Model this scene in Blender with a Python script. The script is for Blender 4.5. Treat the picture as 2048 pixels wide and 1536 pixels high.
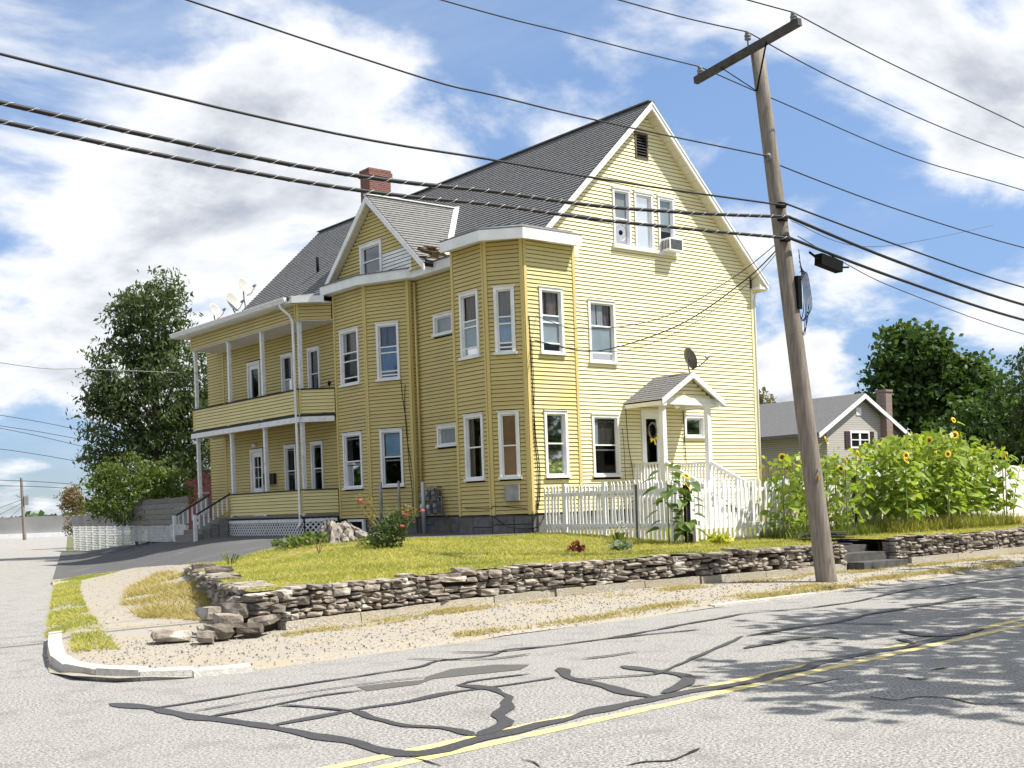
import bpy, bmesh, math, random
import numpy as np
from mathutils import Vector, Matrix, geometry, noise
for o in list(bpy.data.objects): bpy.data.objects.remove(o)
scene = bpy.context.scene
col = scene.collection
R = random.Random(7)
NR = np.random.default_rng(11)
V = Vector
EYE = 1.6                     # everything is laid out with the eye level as z = 0, then lifted by EYE at the end

# ---------------------------------------------------------------- camera
yaw, roll = math.radians(38.99), math.radians(2.09)
fw = V((math.sin(yaw), math.cos(yaw), 0)); rt = V((math.cos(yaw), -math.sin(yaw), 0)); dn = V((0, 0, -1))
r3 = rt*math.cos(roll) + dn*math.sin(roll); d3 = dn*math.cos(roll) - rt*math.sin(roll)
cam_d = bpy.data.cameras.new('camera'); cam = bpy.data.objects.new('camera', cam_d); col.objects.link(cam)
cm = Matrix((r3, -d3, -fw)).transposed().to_4x4(); cm.translation = V((0, 0, EYE)); cam.matrix_world = cm
cam_d.sensor_width = 36; cam_d.lens = 2405/2048*36; cam_d.shift_y = (1009.5-768)/2048
cam_d.clip_start = .1; cam_d.clip_end = 3000
scene.camera = cam
scene.render.resolution_x, scene.render.resolution_y = 1024, 768

# ---------------------------------------------------------------- sun, sky, exposure
SUN = V((.629, -.777, 0)).normalized()*math.cos(math.radians(56)) + V((0, 0, math.sin(math.radians(56))))
sun_d = bpy.data.lights.new('sun', 'SUN'); sun = bpy.data.objects.new('sun', sun_d); col.objects.link(sun)
sun_d.energy = 5.0; sun_d.angle = math.radians(.55); sun_d.color = (1, .95, .86)
sun.rotation_euler = SUN.to_track_quat('Z', 'Y').to_euler(); sun.location = (0, 0, 40)
world = bpy.data.worlds.new('World'); scene.world = world; world.use_nodes = True
nt = world.node_tree; nt.nodes.clear(); N = nt.nodes.new; L = nt.links.new
def wn(t, **k):
    n = N(t)
    for a, b in k.items(): setattr(n, a, b)
    return n
sky = wn('ShaderNodeTexSky', sky_type='NISHITA', sun_disc=False)
sky.sun_elevation = math.radians(56); sky.sun_rotation = math.atan2(.629, -.777)
sky.air_density = 1.0; sky.dust_density = .15; sky.ozone_density = 1.8
def wmath(op, a, b=None, clamp=False):
    n = wn('ShaderNodeMath', operation=op, use_clamp=clamp)
    for i, x in enumerate((a, b)):
        if x is None: continue
        if isinstance(x, (int, float)): n.inputs[i].default_value = x
        else: L(x, n.inputs[i])
    return n.outputs[0]
tc = wn('ShaderNodeTexCoord'); sep = wn('ShaderNodeSeparateXYZ'); L(tc.outputs['Generated'], sep.inputs[0])
den = wmath('ADD', wmath('MAXIMUM', sep.outputs[2], 0.0), .32)
cmb = wn('ShaderNodeCombineXYZ')
L(wmath('DIVIDE', sep.outputs[0], den), cmb.inputs[0]); L(wmath('DIVIDE', sep.outputs[1], den), cmb.inputs[1])
def wnoise(vec, scale, detail, rough, off, dist=0):
    mp = wn('ShaderNodeMapping'); mp.inputs['Location'].default_value = off; L(vec, mp.inputs[0])
    n = wn('ShaderNodeTexNoise'); n.inputs['Scale'].default_value = scale; n.inputs['Detail'].default_value = detail
    n.inputs['Roughness'].default_value = rough; n.inputs['Distortion'].default_value = dist; L(mp.outputs[0], n.inputs['Vector'])
    return n.outputs['Fac']
CO = (2.96, 8.85, 8.63)
c1 = wnoise(cmb.outputs[0], 1.9, 10, .56, CO, .25)
def ramp(x, a, b):
    n = wn('ShaderNodeMapRange', interpolation_type='SMOOTHSTEP'); L(x, n.inputs[0])
    n.inputs[1].default_value = a; n.inputs[2].default_value = b
    return n.outputs[0]
dens = ramp(c1, .43, .54)
thick = ramp(c1, .50, .68)                      # thick cores are greyer underneath
c2 = wnoise(cmb.outputs[0], 2.3, 9, .6, (7.3, 4.1, 2.2))
shade = wmath('MULTIPLY', thick, ramp(c2, .40, .60))
cir = wmath('MULTIPLY', ramp(wnoise(cmb.outputs[0], 1.1, 6, .6, (1.2, 8.8, 3), 1.2), .42, .8), .45)
def mixc(f, a, b):
    n = wn('ShaderNodeMix', data_type='RGBA'); L(f, n.inputs['Factor'])
    for s, x in ((6, a), (7, b)):
        if isinstance(x, tuple): n.inputs[s].default_value = x
        else: L(x, n.inputs[s])
    return n.outputs[2]
cloud = mixc(shade, (6.5, 6.6, 6.8, 1), (2.9, 3.2, 3.8, 1))
skyt = wn('ShaderNodeMix', data_type='RGBA', blend_type='MULTIPLY'); skyt.inputs['Factor'].default_value = 1
L(sky.outputs[0], skyt.inputs[6]); L(mixc(ramp(sep.outputs[2], -.05, .42), (.38, .47, .70, 1), (1.06, 1.06, 1.10, 1)), skyt.inputs[7])
full = mixc(dens, mixc(cir, skyt.outputs[2], (4.6, 5.2, 6.2, 1)), cloud)
bg = wn('ShaderNodeBackground'); bg.inputs[1].default_value = .1; L(full, bg.inputs[0])
out = wn('ShaderNodeOutputWorld'); L(bg.outputs[0], out.inputs[0])
vs = scene.view_settings; vs.view_transform = 'Standard'; vs.look = 'None'; vs.exposure = .7; vs.gamma = 1; vs.use_curve_mapping = False

# ---------------------------------------------------------------- materials
def mat(name, a, b=None, scale=4, rough=.75, bump=0, bscale=60, spec=.3, rnd=0, metal=0, detail=4, lo=.35, hi=.65, c=None, cscale=.6, clo=.55, chi=.75, stretch=None, d=None, dscale=6, dlo=.45, dhi=.7):
    m = bpy.data.materials.new(name); m.use_nodes = True
    t = m.node_tree; n = t.nodes; l = t.links; p = n['Principled BSDF']
    p.inputs['Roughness'].default_value = rough; p.inputs['Specular IOR Level'].default_value = spec; p.inputs['Metallic'].default_value = metal
    g = n.new('ShaderNodeNewGeometry'); pos = g.outputs['Position']
    if stretch:
        mp = n.new('ShaderNodeMapping'); mp.inputs['Scale'].default_value = stretch; l.new(pos, mp.inputs[0]); pos = mp.outputs[0]
    colr = None
    def nz(sc, det, a0, b0):
        x = n.new('ShaderNodeTexNoise'); x.inputs['Scale'].default_value = sc; x.inputs['Detail'].default_value = det; l.new(pos, x.inputs['Vector'])
        r = n.new('ShaderNodeMapRange'); l.new(x.outputs['Fac'], r.inputs[0]); r.inputs[1].default_value = a0; r.inputs[2].default_value = b0
        return r.outputs[0]
    def mx(f, x, y):
        k = n.new('ShaderNodeMix'); k.data_type = 'RGBA'; l.new(f, k.inputs['Factor'])
        for s, q in ((6, x), (7, y)):
            if isinstance(q, (tuple, list)): k.inputs[s].default_value = (*q[:3], 1)
            else: l.new(q, k.inputs[s])
        return k.outputs[2]
    cur = tuple(a)
    if b: cur = mx(nz(scale, detail, lo, hi), a, b)
    if c: cur = mx(nz(cscale, 5, clo, chi), cur, c)
    if d: cur = mx(nz(dscale, 6, dlo, dhi), cur, d)
    if rnd:
        oi = n.new('ShaderNodeObjectInfo'); hs = n.new('ShaderNodeHueSaturation')
        mr = n.new('ShaderNodeMapRange'); l.new(oi.outputs['Random'], mr.inputs[0]); mr.inputs[3].default_value = 1-rnd; mr.inputs[4].default_value = 1+rnd
        l.new(mr.outputs[0], hs.inputs['Value'])
        if isinstance(cur, tuple): hs.inputs['Color'].default_value = (*cur, 1)
        else: l.new(cur, hs.inputs['Color'])
        cur = hs.outputs[0]
    if isinstance(cur, tuple): p.inputs['Base Color'].default_value = (*cur, 1)
    else: l.new(cur, p.inputs['Base Color'])
    if bump:
        x = n.new('ShaderNodeTexNoise'); x.inputs['Scale'].default_value = bscale; x.inputs['Detail'].default_value = 5; l.new(pos, x.inputs['Vector'])
        bn = n.new('ShaderNodeBump'); bn.inputs['Strength'].default_value = min(1, bump); bn.inputs['Distance'].default_value = .02*max(1, bump); l.new(x.outputs['Fac'], bn.inputs['Height'])
        l.new(bn.outputs[0], p.inputs['Normal'])
    return m
def leafmat(name, a, b, trans=.35, rough=.55, attr=True):
    m = bpy.data.materials.new(name); m.use_nodes = True
    t = m.node_tree; n = t.nodes; l = t.links; p = n['Principled BSDF']; o = n['Material Output']
    p.inputs['Roughness'].default_value = rough; p.inputs['Specular IOR Level'].default_value = .35
    k = n.new('ShaderNodeMix'); k.data_type = 'RGBA'; k.inputs[6].default_value = (*a, 1); k.inputs[7].default_value = (*b, 1)
    if attr:
        at = n.new('ShaderNodeAttribute'); at.attribute_name = 'tint'; l.new(at.outputs['Fac'], k.inputs['Factor'])
    else:
        oi = n.new('ShaderNodeObjectInfo'); l.new(oi.outputs['Random'], k.inputs['Factor'])
    l.new(k.outputs[2], p.inputs['Base Color'])
    tr = n.new('ShaderNodeBsdfTranslucent'); br = n.new('ShaderNodeMix'); br.data_type = 'RGBA'; br.blend_type = 'MULTIPLY'; br.inputs['Factor'].default_value = 1
    l.new(k.outputs[2], br.inputs[6]); br.inputs[7].default_value = (1.5, 1.5, .7, 1); l.new(br.outputs[2], tr.inputs[0])
    ms = n.new('ShaderNodeMixShader'); ms.inputs[0].default_value = trans; l.new(p.outputs[0], ms.inputs[1]); l.new(tr.outputs[0], ms.inputs[2]); l.new(ms.outputs[0], o.inputs[0])
    return m
def glassmat(name, tint=(.55, .62, .66), refl=1.0):
    m = bpy.data.materials.new(name); m.use_nodes = True
    t = m.node_tree; n = t.nodes; l = t.links; n.clear(); o = n.new('ShaderNodeOutputMaterial')
    tr = n.new('ShaderNodeBsdfTransparent'); tr.inputs[0].default_value = (*tint, 1)
    gl = n.new('ShaderNodeBsdfGlossy'); gl.inputs[0].default_value = (.95, .97, 1, 1); gl.inputs['Roughness'].default_value = .03
    fr = n.new('ShaderNodeFresnel'); fr.inputs[0].default_value = 1.55
    mu = n.new('ShaderNodeMath'); mu.operation = 'MULTIPLY'; mu.use_clamp = True; mu.inputs[1].default_value = refl; l.new(fr.outputs[0], mu.inputs[0])
    ms = n.new('ShaderNodeMixShader'); l.new(mu.outputs[0], ms.inputs[0]); l.new(tr.outputs[0], ms.inputs[1]); l.new(gl.outputs[0], ms.inputs[2]); l.new(ms.outputs[0], o.inputs[0])
    return m
def bricktex(name, c1, c2, mortar, w, h, rot=(math.pi/2, 0, 0), msize=.012, rough=.85):
    m = mat(name, c1, rough=rough); t = m.node_tree; n = t.nodes; l = t.links; p = n['Principled BSDF']
    g = n['Geometry']; sx = n.new('ShaderNodeSeparateXYZ'); l.new(g.outputs['Position'], sx.inputs[0])
    ad = n.new('ShaderNodeMath'); l.new(sx.outputs[0], ad.inputs[0]); l.new(sx.outputs[1], ad.inputs[1])
    cb = n.new('ShaderNodeCombineXYZ'); l.new(ad.outputs[0], cb.inputs[0]); l.new(sx.outputs[2], cb.inputs[1])
    b = n.new('ShaderNodeTexBrick'); l.new(cb.outputs[0], b.inputs['Vector']); b.inputs['Scale'].default_value = 1
    b.inputs['Color1'].default_value = (*c1, 1); b.inputs['Color2'].default_value = (*c2, 1); b.inputs['Mortar'].default_value = (*mortar, 1)
    b.inputs['Brick Width'].default_value = w; b.inputs['Row Height'].default_value = h; b.inputs['Mortar Size'].default_value = msize; b.inputs['Bias'].default_value = 0
    l.new(b.outputs['Color'], p.inputs['Base Color'])
    bn = n.new('ShaderNodeBump'); bn.inputs['Strength'].default_value = .6; bn.invert = True; l.new(b.outputs['Fac'], bn.inputs['Height']); l.new(bn.outputs[0], p.inputs['Normal'])
    return m
MT = dict(
 pale=mat('siding_pale_sunlit', (.80, .735, .46), (.77, .70, .425), 1.3, .6, rnd=.025),  # paler siding of the front wall, sunlit brightness put into its colour
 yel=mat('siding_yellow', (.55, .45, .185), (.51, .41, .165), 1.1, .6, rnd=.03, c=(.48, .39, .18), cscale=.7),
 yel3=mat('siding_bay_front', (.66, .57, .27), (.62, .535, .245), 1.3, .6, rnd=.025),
 trimy=mat('trim_yellow', (.57, .46, .18), rough=.55),
 sheath=mat('lap_shadow_gap', (.10, .07, .03), rough=.9),  # dark backing between the boards, painted in for the lap shadows
 white=mat('white_paint', (.80, .80, .79), (.70, .71, .71), 2.5, .5, c=(.62, .62, .6), cscale=1.1, clo=.6, chi=.8),
 whitew=mat('weathered_white', (.78, .78, .77), (.66, .67, .68), 7, .7, c=(.45, .44, .41), cscale=3.5, clo=.6, chi=.75),
 vinyl=mat('white_vinyl', (.80, .81, .82), rough=.4),
 soffit=mat('soffit_cream', (.66, .62, .52), rough=.6),
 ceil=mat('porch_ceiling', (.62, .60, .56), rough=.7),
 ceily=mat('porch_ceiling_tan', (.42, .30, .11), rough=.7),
 shin=mat('asphalt_shingle', (.17, .173, .18), (.27, .272, .28), 9, .95, 1, 130, .1, c=(.29, .29, .295), cscale=26, clo=.5, chi=.7, stretch=(1, 1, 2.5)),
 shinl=mat('weathered_shingle', (.22, .22, .215), (.33, .33, .32), 9, .95, 1, 130, .1, c=(.15, .15, .15), cscale=24, clo=.55, chi=.7, stretch=(1, 1, 2.5)),
 shinb=mat('curled_shingle', (.17, .12, .075), (.32, .23, .15), 14, .95, .6, 90),
 dark=mat('dark_trim', (.025, .022, .02), rough=.6),
 black=mat('black_plastic', (.008, .008, .009), rough=.85, spec=.1),
 cable=mat('cable_sheath', (.016, .016, .018), rough=.55),
 lash=mat('lashing_wire', (.62, .62, .6), rough=.4),
 glass=glassmat('window_glass', (.82, .86, .88), .62), glassb=glassmat('sky_glass', (.8, .86, .92), 1.8),
 curt=mat('brown_curtain', (.16, .115, .10), (.32, .25, .22), 9, .9, stretch=(6, 6, .3)),
 sheer=mat('pale_blind_sky_reflection', (.46, .52, .56), (.56, .62, .65), 2, .8),  # pale blind colour, in upper windows standing in for reflected sky
 sheerb=mat('blue_curtain_sky_reflection', (.17, .29, .40), (.24, .37, .48), 2, .7),  # bluish curtain colour, in upper windows standing in for reflected sky
 sheerw=mat('white_curtain', (.62, .62, .62), (.40, .40, .42), 7, .8, stretch=(6, 6, .3)),
 tanb=mat('tan_blind', (.33, .19, .085), (.40, .24, .12), 3, .8),
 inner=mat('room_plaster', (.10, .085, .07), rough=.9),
 concrete=mat('foundation_stone', (.10, .10, .10), (.16, .155, .15), 5, .9, .8, 25, c=(.12, .10, .05), cscale=1.2),
 brick=bricktex('chimney_brick', (.20, .065, .045), (.14, .045, .035), (.22, .19, .17), .21, .068, msize=.008),
 brickn=bricktex('neighbour_brick', (.21, .12, .09), (.15, .09, .07), (.30, .27, .25), .21, .068),
 wood=mat('pole_wood', (.27, .235, .195), (.17, .145, .12), 6, .85, .5, 30, stretch=(4, 4, .35), c=(.10, .085, .07), cscale=5, clo=.62, chi=.72),
 woodd=mat('crossarm_wood', (.085, .075, .07), (.05, .045, .042), 6, .85, .4, 40),
 grey=mat('weathered_board', (.25, .24, .22), (.17, .16, .15), 6, .85, .4, 40, rnd=.15, stretch=(1, 1, 6)),
 stock=mat('stockade_wood', (.14, .115, .09), (.085, .07, .055), 6, .9, rnd=.2, stretch=(3, 3, .4)),
 metal=mat('grey_metal', (.34, .35, .35), (.24, .245, .245), 8, .5, metal=.3),
 galv=mat('galvanised', (.50, .51, .52), rough=.45, metal=.4),
 meter=mat('meter_grey', (.20, .21, .215), (.14, .145, .15), 12, .55),
 dish=mat('dish_white', (.40, .395, .37), rough=.5), dishd=mat('dish_dark', (.10, .10, .105), rough=.5),
 stone=mat('field_stone', (.285, .245, .20), (.14, .118, .098), 6, .85, 1, 28, rnd=.38, detail=8, c=(.40, .37, .325), cscale=4, clo=.52, chi=.68),
 granite=mat('granite', (.40, .365, .30), (.20, .185, .155), 24, .9, 1, 40, rnd=.1, detail=8, lo=.40, hi=.75, c=(.34, .30, .22), cscale=1.6, clo=.45, chi=.65),
 soil=mat('soil', (.075, .055, .04), (.045, .035, .025), 9, .95),
 asph=mat('old_asphalt', (.13, .127, .12), (.43, .42, .40), 42, .93, 1, 70, .15, detail=7, lo=.36, hi=.60, c=(.33, .322, .305), cscale=.45, clo=.35, chi=1.1, d=(.20, .195, .185), dscale=2.6, dlo=.52, dhi=.85),
 drive=mat('driveway_asphalt', (.085, .085, .088), (.115, .115, .118), 60, .9, .35, 160, .2, c=(.14, .138, .135), cscale=.8),
 tar=mat('crack_sealant', (.040, .041, .046), (.058, .058, .062), 30, .55),
 crack=mat('open_crack', (.022, .021, .02), rough=.95),
 patch=mat('asphalt_patch', (.085, .083, .078), (.115, .112, .105), 70, .9, .4, 150),
 ypaint=mat('yellow_paint', (.70, .57, .22), (.60, .49, .21), 50, .75, c=(.32, .30, .25), cscale=7, clo=.5, chi=.62),
 dirt=mat('dirt_verge', (.40, .36, .295), (.19, .175, .15), 30, .95, .8, 70, detail=8, lo=.42, hi=.72, c=(.33, .31, .275), cscale=.9, clo=.42, chi=.75, d=(.37, .315, .22), dscale=1.7, dlo=.5, dhi=.72),
 lawn=mat('lawn_soil', (.22, .20, .045), (.29, .245, .085), 6, .95, .5, 60, c=(.26, .205, .09), cscale=.9),
 earth=mat('far_ground', (.10, .12, .05), (.14, .14, .07), 2, .95),
 curbst=mat('granite_kerb', (.56, .54, .49), (.45, .43, .39), 20, .85, .6, 60, c=(.40, .33, .24), cscale=3),
 nsid=bricktex('neighbour_siding', (.43, .41, .385), (.42, .40, .375), (.22, .20, .18), 40, .115, msize=.012, rough=.6),
 nroof=mat('neighbour_shingle', (.11, .112, .115), (.16, .16, .162), 12, .95, .5, 80, stretch=(1, 1, 3)),
 shutter=mat('brown_shutter', (.05, .03, .03), rough=.6), red=mat('red_paint', (.16, .015, .02), rough=.6),
 bark=mat('bark', (.085, .07, .055), (.045, .038, .03), 6, .95, .8, 20, stretch=(3, 3, .6)),
 stump=mat('grey_stump', (.36, .325, .29), (.19, .165, .14), 5, .9, .9, 22, stretch=(3, 3, .8), c=(.05, .04, .033), cscale=3.2, clo=.5, chi=.6),
 stem=mat('stem_green', (.14, .19, .05), (.19, .21, .08), 6, .7), stick=mat('dry_stick', (.24, .17, .09), rough=.8),
 petal=mat('sunflower_petal', (.86, .64, .04), rough=.6, rnd=.08), disc=mat('sunflower_disc', (.045, .022, .012), (.10, .05, .02), 60, .9),
 rose=mat('rose_pink', (.80, .20, .25), (.88, .42, .44), 30, .6), wflower=mat('white_blossom', (.80, .80, .70), rough=.7),
 ytag=mat('yellow_tag', (.8, .5, .02), rough=.5), farwall=mat('pale_wall', (.30, .30, .295), (.26, .255, .25), .5, .85, c=(.21, .16, .13), cscale=.25),
 slate=mat('dark_slab', (.06, .058, .055), (.10, .095, .09), 8, .85, .5, 30),
 oak=leafmat('oak_leaf', (.026, .05, .015), (.125, .165, .065), .3, .42), oaky=leafmat('sunny_leaf', (.05, .09, .016), (.15, .19, .045)),
 maple=leafmat('maple_leaf', (.026, .058, .015), (.082, .14, .032)), darkl=leafmat('dark_leaf', (.020, .042, .014), (.055, .090, .024)),
 thin=leafmat('thin_leaf', (.12, .13, .05), (.20, .19, .09)), brownl=leafmat('brown_leaf', (.16, .11, .05), (.22, .17, .085)),
 sunk=leafmat('sunflower_leaf_shaded', (.06, .12, .022), (.14, .20, .045), .3, .5, False), sunl=leafmat('sunflower_leaf', (.15, .24, .035), (.34, .42, .09), .42, .45, False), sunlt=leafmat('sunflower_leaf_mass', (.13, .22, .03), (.36, .42, .09), .42, .45),  # darker leaf copy has the shade of turned-away leaves in its colour
 rosel=leafmat('rose_leaf', (.035, .07, .018), (.12, .15, .06)), rosey=leafmat('rose_leaf_young', (.17, .10, .035), (.26, .20, .075)),
 grass=leafmat('grass_blade', (.22, .26, .045), (.46, .42, .13), .35), grassd=leafmat('dry_grass', (.33, .28, .10), (.42, .35, .17), .3), grassg=leafmat('green_grass', (.085, .14, .025), (.18, .22, .05), .35),
 coleus=leafmat('red_leaf', (.11, .012, .015), (.20, .035, .03)), hostag=leafmat('hosta_leaf', (.03, .08, .02), (.45, .50, .36)), hostay=leafmat('lime_leaf', (.34, .38, .04), (.50, .50, .10)),
)

# ---------------------------------------------------------------- geometry helpers
class MB:
    def __init__(s): s.v = []; s.f = []
    def add(s, vs, fs):
        o = len(s.v); s.v += [tuple(p) for p in vs]; s.f += [tuple(i+o for i in f) for f in fs]
    def hexa(s, b, t): s.add(list(b)+list(t), [(3, 2, 1, 0), (4, 5, 6, 7), (0, 1, 5, 4), (1, 2, 6, 5), (2, 3, 7, 6), (3, 0, 4, 7)])
    def box(s, x0, x1, y0, y1, z0, z1):
        q = [(x0, y0), (x1, y0), (x1, y1), (x0, y1)]; s.hexa([(*p, z0) for p in q], [(*p, z1) for p in q])
    def wbox(s, fr, s0, s1, z0, z1, o0, o1):
        q = [(s0, o0), (s0, o1), (s1, o1), (s1, o0)]
        s.hexa([fr.pt(a, z0, b) for a, b in q], [fr.pt(a, z1, b) for a, b in q])
    def wquad(s, fr, s0, s1, z0, z1, o): s.add([fr.pt(s0, z0, o), fr.pt(s1, z0, o), fr.pt(s1, z1, o), fr.pt(s0, z1, o)], [(0, 1, 2, 3)])
    def bar(s, a, b, w, h, up=(0, 0, 1)):
        a, b, up = V(a), V(b), V(up); d = (b-a).normalized(); x = d.cross(up).normalized()*w/2; y = x.cross(d).normalized()*h/2
        s.hexa([a-x-y, a+x-y, a+x+y, a-x+y], [b-x-y, b+x-y, b+x+y, b-x+y])
    def tube(s, pts, r, n=8):
        pts = [V(p) for p in pts]; rs = r if isinstance(r, (list, tuple)) else [r]*len(pts); o = len(s.v); ref = V((.31, .17, .93)).normalized()
        for i, p in enumerate(pts):
            d = (pts[min(i+1, len(pts)-1)]-pts[max(i-1, 0)]).normalized()
            if abs(d.dot(ref)) > .95: ref = V((1, 0, 0))
            x = d.cross(ref).normalized(); y = d.cross(x)
            for k in range(n):
                a = 2*math.pi*k/n; s.v.append(tuple(p+(x*math.cos(a)+y*math.sin(a))*rs[i]))
        for i in range(len(pts)-1):
            for k in range(n):
                a, b = o+i*n+k, o+i*n+(k+1) % n; s.f.append((a, b, b+n, a+n))
        s.f.append(tuple(o+k for k in range(n))); s.f.append(tuple(o+(len(pts)-1)*n+k for k in range(n-1, -1, -1)))
    def prism(s, poly, vec):
        n = len(poly); vec = V(vec); a = [V(p) for p in poly]
        s.add(a+[p+vec for p in a], [tuple(range(n-1, -1, -1)), tuple(range(n, 2*n))]+[(i, (i+1) % n, n+(i+1) % n, n+i) for i in range(n)])
    def lathe(s, c, prof, n=14, axis=(0, 0, 1)):
        c = V(c); q = V((0, 0, 1)).rotation_difference(V(axis).normalized()); o = len(s.v)
        for r, z in prof:
            for k in range(n):
                a = 2*math.pi*k/n; s.v.append(tuple(c+q@V((r*math.cos(a), r*math.sin(a), z))))
        for i in range(len(prof)-1):
            for k in range(n):
                a, b = o+i*n+k, o+i*n+(k+1) % n; s.f.append((a, b, b+n, a+n))
        s.f.append(tuple(o+k for k in range(n-1, -1, -1))); s.f.append(tuple(o+(len(prof)-1)*n+k for k in range(n)))
    def obj(s, name, m, parent=None, smooth=False, fix=True, kind=None):
        me = bpy.data.meshes.new(name); me.from_pydata(s.v, [], s.f)
        if fix:
            bm = bmesh.new(); bm.from_mesh(me); bmesh.ops.recalc_face_normals(bm, faces=bm.faces); bm.to_mesh(me); bm.free()
        if smooth: me.polygons.foreach_set('use_smooth', [True]*len(me.polygons))
        return link(name, me, m, parent, kind=kind)
def link(name, me, m=None, parent=None, mtx=None, kind=None):
    if m is not None and not me.materials: me.materials.append(MT[m] if isinstance(m, str) else m)
    o = bpy.data.objects.new(name, me); col.objects.link(o)
    if mtx is not None: o.matrix_basis = mtx
    if parent is not None: attach(o, parent)
    if kind: o['kind'] = kind
    return o
def attach(o, parent):
    o.parent = parent
    w = parent.matrix_basis
    if parent.parent is not None: w = parent.parent.matrix_basis @ parent.matrix_parent_inverse @ w
    o.matrix_parent_inverse = w.inverted()
def thing(name, loc, label, cat, group=None):
    o = bpy.data.objects.new(name, None); col.objects.link(o); o.location = loc; o.matrix_basis = Matrix.Translation(loc); o.empty_display_size = .2
    return tag(o, label, cat, group)
def tag(o, label, cat, group=None):
    o['label'] = label; o['category'] = cat
    if group: o['group'] = group
    return o
class Fr:                                   # a wall frame: s runs along the wall (left to right seen from outside), o is outwards
    def __init__(s, p0, p1):
        s.p = V((*p0, 0)); d = V((*p1, 0))-s.p; s.L = d.length; s.u = d.normalized(); s.n = V((s.u.y, -s.u.x, 0))
    def pt(s, a, z, o=0): return s.p+s.u*a+s.n*o+V((0, 0, z))
    def mtx(s, a, z, sx=1): return Matrix.Translation(s.pt(a, z)) @ Matrix.Rotation(math.atan2(s.u.y, s.u.x), 4, 'Z') @ Matrix.Diagonal((sx, 1, 1, 1))
def ss(t): t = min(1, max(0, t)); return t*t*(3-2*t)
def sd(x, y): return (x-5.3)*.947-(y-16.6)*.321            # distance from the edge of the side street
def zd(x, y): return -1.6+.85*ss(sd(x, y)/5.5)*ss((y-15.5)/6.5)
def zl(x, y): return max(-1.0+.25*ss((y-14.6)/8)*ss((sd(x, y)-3)/3.5), zd(x, y)+.02 if y > 22 and x < 16.5 else -9)
def sheet(name, poly, zf, m, grid=.5, kind='structure', jit=0):
    pts = []
    for i, p in enumerate(poly):
        q = poly[(i+1) % len(poly)]; d = math.dist(p, q); k = max(1, int(d/grid))
        pts += [(p[0]+(q[0]-p[0])*j/k, p[1]+(q[1]-p[1])*j/k) for j in range(k)]
    nb = len(pts); xs = [p[0] for p in poly]; ys = [p[1] for p in poly]
    def inside(x, y):
        c = False
        for i in range(len(poly)):
            (x1, y1), (x2, y2) = poly[i], poly[i-1]
            if (y1 > y) != (y2 > y) and x < (x2-x1)*(y-y1)/(y2-y1)+x1: c = not c
        return c
    x = min(xs)+grid/2
    while x < max(xs):
        y = min(ys)+grid/2
        while y < max(ys):
            if inside(x, y): pts.append((x, y))
            y += grid
        x += grid
    r = geometry.delaunay_2d_cdt([V(p) for p in pts], [], [list(range(nb))], 1, 1e-5)
    b = MB(); b.v = [(p.x, p.y, zf(p.x, p.y)+(noise.noise(V((p.x*.8, p.y*.8, 0)))*jit)) for p in r[0]]; b.f = [tuple(f) for f in r[2]]
    o = b.obj(name, m, smooth=True, fix=False, kind=kind)
    me = o.data
    if me.polygons and me.polygons[0].normal.z < 0: me.flip_normals()
    o['_in'] = 0; del o['_in']
    return o
def inpoly(poly, x, y):
    c = False
    for i in range(len(poly)):
        (x1, y1), (x2, y2) = poly[i], poly[i-1]
        if (y1 > y) != (y2 > y) and x < (x2-x1)*(y-y1)/(y2-y1)+x1: c = not c
    return c
def soup(name, quads, m, parent=None, tint=None, kind=None, k=4):
    """quads: array (n,k,3) -> one mesh of loose k-gons, tint per face"""
    n = len(quads); me = bpy.data.meshes.new(name); me.vertices.add(n*k); me.vertices.foreach_set('co', quads.reshape(-1).astype(np.float32))
    me.loops.add(n*k); me.loops.foreach_set('vertex_index', np.arange(n*k, dtype=np.int32)); me.polygons.add(n)
    me.polygons.foreach_set('loop_start', np.arange(0, n*k, k, dtype=np.int32)); me.update()
    if tint is not None:
        a = me.attributes.new('tint', 'FLOAT', 'POINT'); a.data.foreach_set('value', np.repeat(tint, k).astype(np.float32))
    me.validate(); return link(name, me, m, parent, kind=kind)
def leaves(cent, spread, size, aspect=.45, droop=.5, flat=.0):
    """cent (n,3) leaf centres; returns rhombic leaf quads"""
    n = len(cent); a = NR.normal(size=(n, 3)); a[:, 2] -= droop; a /= np.linalg.norm(a, axis=1)[:, None]
    b = np.cross(a, NR.normal(size=(n, 3)) + np.array([0, 0, flat])); b /= np.linalg.norm(b, axis=1)[:, None]+1e-9
    s = size*(.6+.8*NR.random(n))[:, None]; a = a*s; b = b*s*aspect
    return np.stack([cent-a*.5, cent+b*.5-a*.05, cent+a*.5, cent-b*.5-a*.05], 1)
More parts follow.
